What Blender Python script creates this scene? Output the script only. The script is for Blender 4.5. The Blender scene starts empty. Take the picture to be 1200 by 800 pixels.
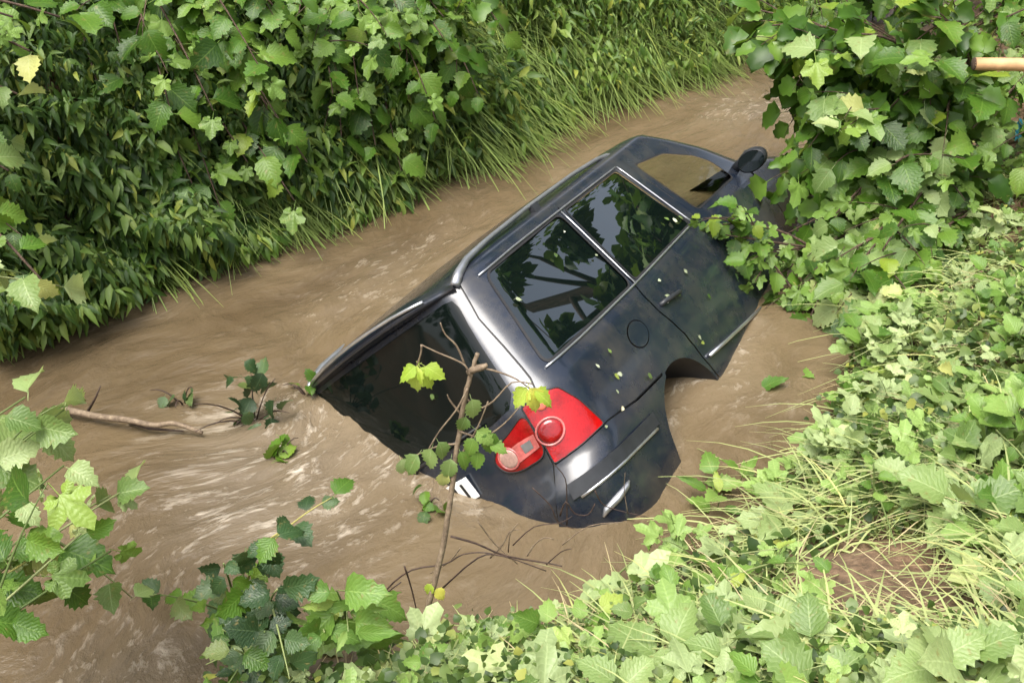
import bpy, bmesh, math, random
import numpy as np
from mathutils import Vector, Matrix, Euler, noise
from mathutils.geometry import delaunay_2d_cdt
R_ = math.radians
random.seed(7); RNG = np.random.default_rng(11)
scene = bpy.context.scene
COL = scene.collection

# ---------------------------------------------------------------- camera, sky, sun, exposure
CAM_H, CAM_PITCH, CAM_F = 3.273, 0.55436, 1286.4 / 1200.0
cam = bpy.data.cameras.new('camera'); cam_o = bpy.data.objects.new('camera', cam); COL.objects.link(cam_o)
cam_o.location = (0, 0, CAM_H); cam_o.rotation_euler = (math.pi / 2 - CAM_PITCH, 0, 0)
cam.sensor_fit = 'HORIZONTAL'; cam.sensor_width = 36; cam.lens = 36 * CAM_F
cam.clip_start = .05; cam.clip_end = 500
scene.camera = cam_o

SUN_EL, SUN_AZ = R_(68), R_(215)          # azimuth from +Y, clockwise
world = bpy.data.worlds.new('World'); scene.world = world; world.use_nodes = True
wn = world.node_tree; wn.nodes.clear()
sky = wn.nodes.new('ShaderNodeTexSky'); sky.sky_type = 'NISHITA'; sky.sun_disc = False
sky.sun_elevation = SUN_EL; sky.sun_rotation = SUN_AZ; sky.dust_density = 6; sky.ozone_density = .5; sky.air_density = 1.0
hs = wn.nodes.new('ShaderNodeHueSaturation'); hs.inputs['Saturation'].default_value = .5
bg = wn.nodes.new('ShaderNodeBackground'); bg.inputs['Strength'].default_value = .15
wo = wn.nodes.new('ShaderNodeOutputWorld')
wn.links.new(sky.outputs[0], hs.inputs['Color']); wn.links.new(hs.outputs[0], bg.inputs[0]); wn.links.new(bg.outputs[0], wo.inputs[0])
sun = bpy.data.lights.new('sun', 'SUN'); sun.energy = 1.9; sun.angle = R_(40); sun.color = (1, .965, .9)
sun_o = bpy.data.objects.new('sun', sun); COL.objects.link(sun_o)
sd = Vector((math.sin(SUN_AZ) * math.cos(SUN_EL), math.cos(SUN_AZ) * math.cos(SUN_EL), math.sin(SUN_EL)))
sun_o.rotation_euler = (-sd).to_track_quat('-Z', 'Y').to_euler(); sun_o.location = sd * 30
vs = scene.view_settings
vs.view_transform = 'Standard'; vs.look = 'None'; vs.gamma = 1; vs.use_curve_mapping = False; vs.exposure = 1.15
scene.render.engine = 'CYCLES'
cy = scene.cycles
cy.use_denoising = True; cy.max_bounces = 8; cy.diffuse_bounces = 3; cy.glossy_bounces = 4; cy.transmission_bounces = 6; cy.transparent_max_bounces = 12
cy.sample_clamp_indirect = 4; cy.caustics_reflective = False; cy.caustics_refractive = False

def at(px, py, Y):
    """the point of the place at distance Y in front of the viewer, seen at (px,py) of a 1200x800 frame"""
    p = CAM_PITCH; f = CAM_F * 1200
    d = Vector((px - 600, math.cos(p) * f + math.sin(p) * (400 - py), -math.sin(p) * f + math.cos(p) * (400 - py)))
    return Vector((0, 0, CAM_H)) + d * (Y / d.y)
def pix(w):
    p = CAM_PITCH; f = CAM_F * 1200; d = Vector(w) - Vector((0, 0, CAM_H))
    z = d.y * math.cos(p) - d.z * math.sin(p)
    return (600 + f * d.x / z, 400 - f * (d.y * math.sin(p) + d.z * math.cos(p)) / z) if z > .05 else (-9999, -9999)

# ---------------------------------------------------------------- helpers
def tag(o, label=None, cat=None, group=None, kind=None):
    if label: o['label'] = label
    if cat: o['category'] = cat
    if group: o['group'] = group
    if kind: o['kind'] = kind
    return o
def empty(name, loc=(0, 0, 0), label=None, cat=None, group=None):
    o = bpy.data.objects.new(name, None); o.empty_display_size = .1; COL.objects.link(o); o.location = loc
    return tag(o, label, cat, group)
def link(name, me, parent=None, mat=None, M=None):
    o = bpy.data.objects.new(name, me); COL.objects.link(o)
    if mat and not me.materials: me.materials.append(mat)
    if parent: o.parent = parent
    if M is not None: o.matrix_local = M
    return o
def mesh(name, v, f, smooth=True, normals=None):
    me = bpy.data.meshes.new(name); me.from_pydata([tuple(p) for p in v], [], f)
    if smooth: me.polygons.foreach_set('use_smooth', [True] * len(me.polygons))
    if normals is not None: me.normals_split_custom_set_from_vertices([tuple(n) for n in normals])
    me.update(); return me
def np_mesh(name, V, F, attrs=None, uv=None, smooth=True):
    """V (n,3); F (m,3 or 4) arrays -> mesh, fast"""
    me = bpy.data.meshes.new(name); n, m, k = len(V), len(F), F.shape[1]
    me.vertices.add(n); me.vertices.foreach_set('co', V.astype(np.float32).ravel())
    me.loops.add(m * k); me.loops.foreach_set('vertex_index', F.astype(np.int32).ravel())
    me.polygons.add(m); me.polygons.foreach_set('loop_start', np.arange(0, m * k, k, dtype=np.int32))
    me.polygons.foreach_set('use_smooth', np.full(m, smooth))
    for a, val in (attrs or {}).items():
        at_ = me.attributes.new(a, 'FLOAT', 'POINT'); at_.data.foreach_set('value', val.astype(np.float32))
    if uv is not None:
        l = me.uv_layers.new(name='UVMap'); l.data.foreach_set('uv', uv[F.ravel()].astype(np.float32).ravel())
    me.update(calc_edges=True); me.validate(); return me
class MB:
    def __init__(s): s.v = []; s.f = []
    def add(s, v, f):
        k = len(s.v); s.v += [tuple(p) for p in v]; s.f += [tuple(i + k for i in q) for q in f]; return s
    def box(s, c, d, M=None):
        vs = [Vector((x * d[0] / 2, y * d[1] / 2, z * d[2] / 2)) for x in (-1, 1) for y in (-1, 1) for z in (-1, 1)]
        if M: vs = [M @ p for p in vs]
        return s.add([p + Vector(c) for p in vs], [(0, 1, 3, 2), (4, 6, 7, 5), (0, 4, 5, 1), (2, 3, 7, 6), (0, 2, 6, 4), (1, 5, 7, 3)])
    def tube(s, pts, rad, n=6, cap=True):
        pts = [Vector(p) for p in pts]; N = len(pts)
        rad = rad if isinstance(rad, (list, tuple)) else [rad] * N
        u = None; vs = []
        for i, p in enumerate(pts):
            d = (pts[min(i + 1, N - 1)] - pts[max(i - 1, 0)])
            d = d.normalized() if d.length > 1e-9 else Vector((0, 0, 1))
            if u is None: u = d.orthogonal().normalized()
            u = (u - d * u.dot(d)); u = u.normalized() if u.length > 1e-6 else d.orthogonal().normalized()
            w = d.cross(u)
            for k in range(n):
                a = 2 * math.pi * k / n; vs.append(p + (u * math.cos(a) + w * math.sin(a)) * rad[i])
        fs = [(i * n + k, i * n + (k + 1) % n, (i + 1) * n + (k + 1) % n, (i + 1) * n + k) for i in range(N - 1) for k in range(n)]
        if cap: fs += [tuple(range(n))[::-1], tuple((N - 1) * n + k for k in range(n))]
        return s.add(vs, fs)
    def lathe(s, prof, n=32, M=None):
        """prof [(r, h)] around local Z"""
        vs = []
        for r, h in prof:
            for k in range(n):
                a = 2 * math.pi * k / n; p = Vector((r * math.cos(a), r * math.sin(a), h)); vs.append(M @ p if M else p)
        return s.add(vs, [(i * n + k, i * n + (k + 1) % n, (i + 1) * n + (k + 1) % n, (i + 1) * n + k) for i in range(len(prof) - 1) for k in range(n)])
    def build(s, name, mat, parent=None, smooth=True, M=None):
        return link(name, mesh(name, s.v, s.f, smooth), parent, mat, M)
def bez(p0, p1, p2, n):
    p0, p1, p2 = Vector(p0), Vector(p1), Vector(p2)
    return [p0 * (1 - t) ** 2 + p1 * 2 * t * (1 - t) + p2 * t * t for t in [i / n for i in range(n + 1)]]

# ---------------------------------------------------------------- material helpers
class NT:
    def __init__(s, name):
        s.m = bpy.data.materials.new(name); s.m.use_nodes = True; s.t = s.m.node_tree; s.t.nodes.clear()
        s.out = s.n('OutputMaterial')
    def n(s, kind, **kw):
        nd = s.t.nodes.new('ShaderNode' + kind)
        for k, v in kw.items():
            if k.startswith('_'): setattr(nd, k[1:], v)
            else: s.set(nd, k, v)
        return nd
    def set(s, nd, key, v):
        sock = nd.inputs[int(key[1:])] if key[0] == 'i' and key[1:].isdigit() else nd.inputs[key.replace('__', ' ')]
        if hasattr(v, 'is_linked') or hasattr(v, 'is_output'): s.t.links.new(v, sock)
        elif isinstance(v, bpy.types.Node): s.t.links.new(v.outputs[0], sock)
        else:
            if isinstance(v, tuple) and len(v) == 3 and sock.type == 'RGBA': v = (*v, 1)
            sock.default_value = v
    def math(s, op, a, b=0.0, c=0.0, clamp=False):
        nd = s.n('Math', _operation=op, i0=a, i1=b, i2=c); nd.use_clamp = clamp; return nd.outputs[0]
    def ramp(s, fac, stops):
        nd = s.n('ValToRGB', Fac=fac); e = nd.color_ramp.elements
        while len(e) < len(stops): e.new(.5)
        for el, (p, c) in zip(e, stops): el.position = p; el.color = (*c, 1) if len(c) == 3 else c
        return nd.outputs[0]
    def mix(s, fac, a, b, blend='MIX'):
        nd = s.n('Mix', _data_type='RGBA', _blend_type=blend); s.set(nd, 'i0', fac); s.set(nd, 'i6', a); s.set(nd, 'i7', b); return nd.outputs[2]
    def noise(s, scale, vec=None, detail=3, rough=.55):
        nd = s.n('TexNoise', Scale=scale, Detail=detail, Roughness=rough)
        if vec is not None: s.set(nd, 'Vector', vec)
        return nd.outputs[0]
    def surf(s, sh): s.t.links.new(sh.outputs[0], s.out.inputs['Surface']); return s.m
def simple(name, col, rough=.5, metal=0, noise_amt=.25, scale=20, **kw):
    t = NT(name); co = t.n('TexCoord').outputs['Object']
    c = t.ramp(t.noise(scale, co), [(.3, tuple(x * (1 - noise_amt) for x in col)), (.7, tuple(min(1, x * (1 + noise_amt)) for x in col))])
    return t.surf(t.n('BsdfPrincipled', Base__Color=c, Roughness=rough, Metallic=metal, **kw))

# ---------------------------------------------------------------- the place: stream, banks
RIGHT_EDGE = [(-14, -3.0), (-8, .6), (-4, 1.75), (-2, 2.35), (-.7, 2.75), (.15, 2.98), (.92, 3.50), (1.58, 4.32), (2.02, 5.22), (2.5, 6.5), (2.95, 7.9), (3.15, 9.2), (3.6, 10.6), (5.2, 12.6), (9, 15), (30, 22)]
LEFT_EDGE = [(-16, -.2), (-9, 2.2), (-5.2, 3.5), (-3.4, 4.65), (-2.55, 5.7), (-1.75, 6.5), (-1.15, 6.95), (-.45, 7.7), (.2, 8.75), (.8, 9.3), (1.7, 9.85), (2.3, 10.6), (3.0, 12.0), (4.6, 14.2), (8, 17), (30, 25)]
WATER_Z = .045
def poly_dist(edge, X, Y):
    """signed distance (right of travel = +) and arc length along the nearest segment, numpy"""
    best = np.full(X.shape, 1e9); sg = np.zeros(X.shape); al = np.zeros(X.shape); acc = 0
    for (ax, ay), (bx, by) in zip(edge, edge[1:]):
        dx, dy = bx - ax, by - ay; L = math.hypot(dx, dy)
        t = np.clip(((X - ax) * dx + (Y - ay) * dy) / (L * L), 0, 1)
        ex, ey = X - (ax + t * dx), Y - (ay + t * dy); d = np.hypot(ex, ey)
        m = d < best
        s = np.where(dx * ey - dy * ex < 0, 1, -1)
        best = np.where(m, d, best); sg = np.where(m, s, sg); al = np.where(m, acc + t * L, al); acc += L
    return best * sg, al
def np_noise(X, Y, sc, seed=0):
    """smooth value noise, numpy"""
    def h(i, j): 
        n = np.sin(i * 127.1 + j * 311.7 + seed * 74.7) * 43758.5453
        return n - np.floor(n)
    x, y = X * sc, Y * sc; i, j = np.floor(x), np.floor(y); u, v = x - i, y - j
    u = u * u * (3 - 2 * u); v = v * v * (3 - 2 * v)
    return (h(i, j) * (1 - u) + h(i + 1, j) * u) * (1 - v) + (h(i, j + 1) * (1 - u) + h(i + 1, j + 1) * u) * v
RP = np.array([(-3, -.9), (-1.2, -.8), (-.3, -.25), (0, .02), (.15, .16), (.5, .38), (1, .66), (2, 1.12), (3, 1.5), (4.5, 1.75), (8, 2.0), (200, 3)])
LP = np.array([(-3, -.9), (-1.2, -.8), (-.25, -.3), (0, .02), (.12, .28), (.4, .75), (.8, 1.2), (1.4, 1.75), (2.2, 2.2), (3.5, 2.7), (8, 3.2), (200, 6)])
def ground_exact(X, Y):
    X = np.asarray(X, float); Y = np.asarray(Y, float)
    dr, _ = poly_dist(RIGHT_EDGE, X, Y); dl, _ = poly_dist(LEFT_EDGE, X, Y); dl = -dl
    zr = np.interp(dr, RP[:, 0], RP[:, 1]); zl = np.interp(dl, LP[:, 0], LP[:, 1])
    z = np.where(dr > 0, zr, np.where(dl > 0, zl, np.maximum(zr, zl)))
    d = np.maximum(np.maximum(dr, dl), 0); a = np.clip(d * 1.5, 0, 1)
    return z + a * ((np_noise(X, Y, 1.1, 1) - .5) * .22 + (np_noise(X, Y, 4, 2) - .5) * .07 + (np_noise(X, Y, 13, 5) - .5) * .03)
HG = .05; HX, HY = np.arange(-12, 12.01, HG), np.arange(-3, 19.01, HG); HZ = ground_exact(*np.meshgrid(HX, HY))
def ground_z(X, Y):
    """quick look-up in a height table"""
    u = np.clip((np.asarray(X, float) + 12) / HG, 0, len(HX) - 1.001); v = np.clip((np.asarray(Y, float) + 3) / HG, 0, len(HY) - 1.001); i = u.astype(int); j = v.astype(int); a = u - i; b = v - j
    return (HZ[j, i] * (1 - a) + HZ[j, i + 1] * a) * (1 - b) + (HZ[j + 1, i] * (1 - a) + HZ[j + 1, i + 1] * a) * b
def gz(x, y): return float(ground_z(np.array([x]), np.array([y]))[0])

def axis(lo, hi, a, b, fine, coarse):
    out = []; v = a
    while v <= b: out.append(v); v += fine
    v = a
    st = fine
    while v > lo: st = min(st * 1.35, coarse); v -= st; out.append(v)
    v = out[int((b - a) / fine)]; st = fine
    while v < hi: st = min(st * 1.35, coarse); v += st; out.append(v)
    return np.array(sorted(out))
def grid_faces(nx, ny):
    i = np.arange(nx * ny).reshape(ny, nx)
    return np.stack([i[:-1, :-1].ravel(), i[:-1, 1:].ravel(), i[1:, 1:].ravel(), i[1:, :-1].ravel()], 1)

t = NT('soil'); co = t.n('TexCoord').outputs['Object']
n1 = t.noise(1.3, co, 5); n2 = t.noise(26, co, 6, .65)
c = t.ramp(n2, [(.25, (.05, .030, .017)), (.5, (.17, .10, .058)), (.75, (.33, .22, .135))])
c = t.mix(t.ramp(n1, [(.42, (0, 0, 0)), (.6, (.3, .3, .3))]), c, (.04, .04, .016))
bmp = t.n('Bump', Strength=.7, Distance=.03, Height=n2)
M_SOIL = t.surf(t.n('BsdfPrincipled', Base__Color=c, Roughness=.92, Normal=bmp))
xs = axis(-160, 160, -7, 7, .1, 12); ys = axis(-80, 220, -2, 15, .1, 12)
GX, GY = np.meshgrid(xs, ys)
GV = np.stack([GX.ravel(), GY.ravel(), ground_exact(GX, GY).ravel()], 1)
ground = link('ground', np_mesh('ground', GV, grid_faces(len(xs), len(ys))), None, M_SOIL); tag(ground, kind='structure')

# water: a churned muddy sheet; s runs along the stream, n across it
CENTRE = [((a + c_) / 2, (b + d_) / 2) for (a, b), (c_, d_) in zip(RIGHT_EDGE, LEFT_EDGE)]
xs = axis(-40, 40, -4.2, 4.6, .028, 4); ys = axis(-12, 40, 2.2, 12, .028, 4)
WX, WY = np.meshgrid(xs, ys)
nn, ss = poly_dist(CENTRE, WX, WY)
# smooth flow coordinates: a fixed flow direction reads better than kinked segments
FA = R_(56); fx, fy = math.cos(FA), math.sin(FA)
S = WX * fx + WY * fy; N_ = WX * fy - WY * fx
wob = (np_noise(WX, WY, .9, 3) - .5) * .9 + (np_noise(WX, WY, 2.3, 4) - .5) * .35
Nw = N_ + wob * .55; Sw = S + wob * .3
def fbm(s, n, a, b, seed): return (np_noise(s * a, n * b, 1, seed) - .5) + .5 * (np_noise(s * a * 2.1, n * b * 2.1, 1, seed + 1) - .5) + .25 * (np_noise(s * a * 4.3, n * b * 4.3, 1, seed + 2) - .5)
def rim_at(px, py):
    a = at(px, py, 1.0); d = a - Vector((0, 0, CAM_H)); k = (WATER_Z - CAM_H) / d.z; return d.x * k, d.y * k
def blob(x, y, rx, ry, ang):
    c_, s_ = math.cos(ang), math.sin(ang); dx, dy = WX - x, WY - y
    return np.exp(-(((dx * c_ + dy * s_) / rx) ** 2 + ((-dx * s_ + dy * c_) / ry) ** 2))
turb = .35 + .9 * blob(-1.15, 4.25, 1.0, .5, R_(40)) + .5 * blob(-1.2, 5.6, .9, .5, R_(50)) + .6 * blob(2.2, 8.9, .9, .6, R_(60)) + .4 * blob(-1.2, 3.2, 1.5, .5, R_(35)) + .3 * blob(-.2, 6.6, 1.4, .3, R_(60))
H = .034 * fbm(Sw, Nw, .9, 2.2, 11) + .050 * turb * fbm(Sw, Nw, 2.4, 4.6, 21) + .022 * turb * fbm(Sw, Nw, 6.5, 13, 31)
H *= 1 - .72 * blob(.15, 5.0, 2.6, .95, R_(63.8))
H -= .05 * blob(-.22, 3.95, .35, .2, R_(-20))
H += .05 * blob(2.0, 8.4, .5, .5, 0) + .03 * blob(-.35, 6.2, 1.2, .12, R_(57))
ridge = 1 - np.abs(2 * (np_noise(Sw * .8, Nw * 2.6, 1, 41) - .5)) * 2.0
foam = np.clip(ridge - .35, 0, 1) * np.clip(turb - .25, 0, 1.0) * .55 + .10 * np_noise(Sw * .7, Nw * 1.6, 1, 45)
foam += 1.15 * blob(-1.22, 4.35, .38, .36, 0) + .5 * blob(-1.0, 3.7, .5, .35, 0) + .75 * blob(2.25, 9.0, .55, .3, R_(20)) + .6 * blob(-.95, 3.95, .75, .35, R_(30)) + .5 * blob(-1.5, 2.75, .7, .3, R_(30)) + .35 * blob(-.9, 5.9, .8, .25, R_(55)) + .3 * blob(1.25, 4.75, .25, .3, 0)
RIM = [tuple(rim_at(x, y)) for x, y in ((360, 488), (400, 519), (460, 556), (520, 578), (560, 590), (640, 601), (700, 611), (735, 600), (786, 545), (778, 480), (800, 447), (838, 442), (890, 378))]
rd = np.abs(poly_dist(RIM, WX, WY)[0]); rn = np_noise(WX, WY, 9, 71)
foam += np.exp(-(rd / .05) ** 2) * (.35 + .7 * rn); H += .012 * np.exp(-(rd / .06) ** 2) * (rn - .3)
foam = np.clip(foam, 0, 1)
silt = np_noise(Sw * .5, Nw * 1.8, 1, 61) * .6 + np_noise(Sw * 1.6, Nw * 5, 1, 63) * .4
t = NT('muddy_water'); fo = t.n('Attribute', _attribute_name='foam').outputs['Fac']; si = t.n('Attribute', _attribute_name='silt').outputs['Fac']
uv = t.n('UVMap')
mp = t.n('Mapping', Vector=uv.outputs[0]); mp.inputs['Scale'].default_value = (1.0, 1.9, 1)
wv = t.n('VectorMath', _operation='ADD', i0=mp.outputs[0]); dn = t.n('TexNoise', Vector=mp.outputs[0], Scale=2.2, Detail=2); dv = t.n('VectorMath', _operation='SCALE', i0=dn.outputs['Color']); dv.inputs['Scale'].default_value = .28; t.t.links.new(dv.outputs[0], wv.inputs[1])
f1 = t.noise(4.5, wv.outputs[0], 6, .62); f2 = t.noise(8.5, wv.outputs[0], 5, .6); f3 = t.noise(24, wv.outputs[0], 4, .6)
fm = t.math('MULTIPLY', fo, t.ramp(t.math('ADD', t.math('MULTIPLY', f2, .7), t.math('MULTIPLY', f3, .3)), [(.53, (0, 0, 0)), (.68, (1, 1, 1))]))
fm = t.math('ADD', fm, t.math('MULTIPLY', fo, .12), clamp=True)
c = t.ramp(t.math('ADD', t.math('MULTIPLY', si, .65), t.math('MULTIPLY', f1, .35)), [(.28, (.080, .056, .029)), (.5, (.116, .084, .046)), (.75, (.150, .112, .065))])
c = t.mix(t.math('MULTIPLY', fm, .8), c, (.52, .46, .37))
bmp = t.n('Bump', Strength=.85, Distance=.02, Height=t.math('ADD', t.math('MULTIPLY', f1, 1.2), t.math('ADD', t.math('MULTIPLY', f2, .95), t.math('MULTIPLY', fm, .3))))
M_WATER = t.surf(t.n('BsdfPrincipled', Base__Color=c, Roughness=t.math('ADD', .22, t.math('MULTIPLY', fm, .4)), IOR=1.33, Normal=bmp))
WV = np.stack([WX.ravel(), WY.ravel(), (WATER_Z + H).ravel()], 1)
water = link('water', np_mesh('water', WV, grid_faces(len(xs), len(ys)), {'foam': foam.ravel(), 'silt': silt.ravel()}, np.stack([Sw.ravel(), Nw.ravel()], 1)), None, M_WATER); tag(water, kind='structure')
def lerp_tab(tab,z):
    if z<=tab[0][0]: return tab[0][1]
    for (a,b),(c,d) in zip(tab,tab[1:]):
        if z<=c: return b+(d-b)*(z-a)/(c-a)
    return tab[-1][1]
def soft(tab,z,w=.035):
    return sum(lerp_tab(tab,z+w*k/2)*g for k,g in ((-2,1),(-1,2),(0,3),(1,2),(2,1)))/9
WIDTH=[(.15,.80),(.25,.845),(.35,.872),(.6,.90),(.8,.906),(.97,.892),(1.03,.868),(1.5,.705),(1.58,.672)]
REAR=[(.15,.14),(.25,.06),(.35,.01),(.5,-.01),(.60,.0),(.66,.06),(.72,.075),(1.0,.10),(1.05,.12),(1.5,.33),(1.58,.37)]
CORNER=[(.2,.30),(1.0,.27),(1.1,.22),(1.58,.15)]
BOW=.05
def rear_surface(U,z):
    W=soft(WIDTH,z); xr=soft(REAR,z); Ry=soft(CORNER,z); Rx=.26
    if U<.6:
        y=U/.6*(W-Ry); x=xr+BOW*(y/W)**2
    elif U<1:
        a=(U-.6)/.4*math.pi/2
        y=W-Ry+Ry*math.sin(a); x=xr+Rx*(1-math.cos(a))+BOW*(y/W)**2
    else:
        y=W; x=xr+Rx+BOW+(U-1)
    t=max(0,1.7-x)/1.7
    y*=1-.035*t*t
    return (x,-y,z)
def rear_U(x,z):
    return 1+x-(soft(REAR,z)+.26+BOW)
FRONT = [(.15, 4.40), (.3, 4.52), (.55, 4.55), (.75, 4.48), (.90, 4.34), (.97, 4.10), (1.0, 3.85), (1.03, 3.78), (1.3, 3.52), (1.5, 3.24), (1.58, 3.10)]
FRX = [(.2, .45), (.9, .45), (1.03, .36), (1.58, .22)]; FRY = [(.2, .42), (.9, .42), (1.03, .36), (1.58, .24)]
X_SPLIT = 2.33; Z_TOP = 1.575; Z_LOW = .2
def front_surface(V, z):
    W = soft(WIDTH, z); xf = soft(FRONT, z, .02); Rx = lerp_tab(FRX, z); Ry = lerp_tab(FRY, z); b = .10
    xc = xf - Rx - b
    if V < 1.2: x, y = X_SPLIT + (xc - X_SPLIT) * V / 1.2, W
    elif V < 1.6:
        a = (V - 1.2) / .4 * math.pi / 2; y = W - Ry + Ry * math.cos(a); x = xf - Rx + Rx * math.sin(a) - b * (y / W) ** 2
    else:
        y = (W - Ry) * (2.2 - V) / .6; x = xf - b * (y / W) ** 2
    return (x, -y, z)
def front_V(x, z): return 1.2 * (x - X_SPLIT) / (soft(FRONT, z, .02) - lerp_tab(FRX, z) - .10 - X_SPLIT)
def surf_normal(F, u, z, e=.004):
    a, b = Vector(F(u + e, z)), Vector(F(u - e, z)); c_, d = Vector(F(u, z + e)), Vector(F(u, z - e))
    n = (a - b).cross(c_ - d); return n.normalized() if n.length > 0 else Vector((0, -1, 0))
def round_poly(pts, r, n=5):
    out = []; N = len(pts); pts = [Vector(p) for p in pts]
    for i, p in enumerate(pts):
        a, b = pts[i - 1] - p, pts[(i + 1) % N] - p; k = min(r, a.length * .45, b.length * .45)
        if k < 1e-4: out.append(p); continue
        out += bez(p + a.normalized() * k, p, p + b.normalized() * k, n)
    return [(p.x, p.y) for p in out]
def dense(pts, step=.04, closed=True):
    out = []; N = len(pts)
    for i in range(N if closed else N - 1):
        a, b = Vector(pts[i]), Vector(pts[(i + 1) % N]); k = max(1, int((b - a).length / step))
        out += [tuple(a.lerp(b, j / k)) for j in range(k)]
    if not closed: out.append(tuple(pts[-1]))
    return out
def offset_poly(pts, d):
    P = [Vector(p) for p in pts]; N = len(P); area = sum(P[i - 1].x * P[i].y - P[i].x * P[i - 1].y for i in range(N)); s = 1 if area > 0 else -1
    out = []
    for i in range(N):
        a, b = (P[i] - P[i - 1]), (P[(i + 1) % N] - P[i])
        if a.length < 1e-6 or b.length < 1e-6: out.append(tuple(P[i])); continue
        a.normalize(); b.normalize(); n = Vector((a.y + b.y, -(a.x + b.x))) * s
        n = n.normalized() if n.length > 1e-6 else Vector((0, 0))
        out.append(tuple(P[i] + n * d))
    return out
def band(pts, w):
    """a thin closed strip of width w along an open polyline"""
    P = [Vector(p) for p in pts]; L, Rr = [], []
    for i in range(len(P)):
        d = (P[min(i + 1, len(P) - 1)] - P[max(i - 1, 0)]).normalized(); n = Vector((-d.y, d.x)) * w / 2
        L.append(tuple(P[i] + n)); Rr.append(tuple(P[i] - n))
    return L + Rr[::-1]
def inside(p, poly):
    x, y = p; c_ = False; j = len(poly) - 1
    for i in range(len(poly)):
        xi, yi = poly[i]; xj, yj = poly[j]
        if (yi > y) != (yj > y) and x < (xj - xi) * (y - yi) / (yj - yi) + xi: c_ = not c_
        j = i
    return c_
class Patch:
    def __init__(s, F, domain, zones, step):
        """domain: closed outline; zones: [(class, polygon)], the first that holds a triangle names it"""
        s.F = F; V = []; E = []
        def put(poly):
            k = len(V); V.extend(Vector(p) for p in poly); n = len(poly); E.extend((k + i, k + (i + 1) % n) for i in range(n))
        put(dense(domain, step))
        for _, p in zones: put(p)
        us = [p[0] for p in domain]; u = min(us)
        while u < max(us):
            z = Z_LOW
            while z < Z_TOP:
                if inside((u, z), domain): V.append(Vector((u, z)))
                z += step * (.5 if .86 < z < 1.06 else 1)
            u += step
        ov, oe, of, *_ = delaunay_2d_cdt(V, E, [], 0, 1e-5)
        s.uv = [tuple(p) for p in ov]; s.p = [Vector(F(*p)) for p in s.uv]; s.n = [surf_normal(F, *p) for p in s.uv]
        s.tri = {}
        for f in of:
            c_ = (sum(s.uv[i][0] for i in f) / 3, sum(s.uv[i][1] for i in f) / 3)
            if not inside(c_, domain): continue
            cls = next((k for k, p in zones if inside(c_, p)), 'body')
            a, b, c3 = [s.p[i] for i in f[:3]]
            g = (b - a).cross(c3 - a)
            if g.dot(s.n[f[0]]) < 0: f = f[::-1]
            s.tri.setdefault(cls, []).append(tuple(f))
    def get(s, classes, off=0, side='right', bulge=None):
        ids = {}; v = []; n = []; f = []
        for cl in classes:
            for tr in s.tri.get(cl, []):
                q = []
                for i in tr:
                    if i not in ids:
                        o = off(*s.uv[i]) if callable(off) else off
                        ids[i] = len(v); v.append(s.p[i] + s.n[i] * o); n.append(s.n[i])
                    q.append(ids[i])
                f.append(tuple(q))
        if side in ('left', 'both'):
            mv = [Vector((p.x, -p.y, p.z)) for p in v]; mn = [Vector((p.x, -p.y, p.z)) for p in n]; mf = [q[::-1] for q in f]
            if side == 'left': return mv, mn, mf
            k = len(v); return v + mv, n + mn, f + [tuple(i + k for i in q) for q in mf]
        return v, n, f
def join(*parts):
    V, N, F = [], [], []
    for v, n, f in parts:
        k = len(V); V += v; N += n; F += [tuple(i + k for i in q) for q in f]
    return V, N, F

# ---- car materials
t = NT('anthracite_paint'); co = t.n('TexCoord').outputs['Object']
n1 = t.noise(2.2, co, 6, .65); n2 = t.noise(38, co, 4, .7)
c = t.mix(t.math('MULTIPLY', t.ramp(t.math('ADD', t.math('MULTIPLY', n1, .6), t.math('MULTIPLY', t.noise(11, co, 6, .75), .4)), [(.46, (0, 0, 0)), (.66, (1, 1, 1))]), .42), (.011, .0165, .029), (.10, .088, .068))
ro = t.math('ADD', .16, t.math('MULTIPLY', n1, .22))
M_PAINT = t.surf(t.n('BsdfPrincipled', Base__Color=c, Metallic=.15, Roughness=ro, Coat__Weight=.55, Coat__Roughness=t.math('ADD', .06, t.math('MULTIPLY', n1, .12)), Normal=t.n('Bump', Strength=.03, Distance=.004, Height=n2)))
M_PLASTIC = simple('dark_plastic', (.022, .024, .028), .45)
M_RUBBER = simple('black_rubber', (.012, .012, .013), .6)
M_CHROME = simple('brushed_trim', (.62, .63, .65), .28, .9, .12)
M_RAIL = simple('rail_metal', (.42, .43, .45), .3, .8, .15)
M_CABIN = simple('cabin_cloth', (.03, .031, .034), .85)
M_PLATE = simple('plate_white', (.75, .75, .73), .4, 0, .12)
t = NT('privacy_glass'); co = t.n('TexCoord').outputs['Object']; n1 = t.noise(5, co, 6, .7)
M_PRIV = t.surf(t.n('BsdfPrincipled', Base__Color=t.mix(t.math('MULTIPLY', n1, .015), (.002, .005, .0045), (.12, .10, .07)), Roughness=.015, IOR=1.52, Specular__IOR__Level=1.0, Specular__Tint=(.72, .87, 1.0), Coat__Weight=.6, Coat__Roughness=.01, Coat__IOR=1.7))  # specular tint puts the sky's blue into the glass reflections
M_REARGLASS = simple('rear_glass', (.0025, .0045, .004), .04, 0, .1, 6, IOR=1.4)
t = NT('clear_glass'); fr = .07
mx = t.n('MixShader', i0=fr, i1=t.n('BsdfTransparent', Color=(.86, .90, .84)), i2=t.n('BsdfGlossy', Roughness=.02, Color=(.9, .95, .92)))
M_CLEAR = t.surf(mx)
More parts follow.
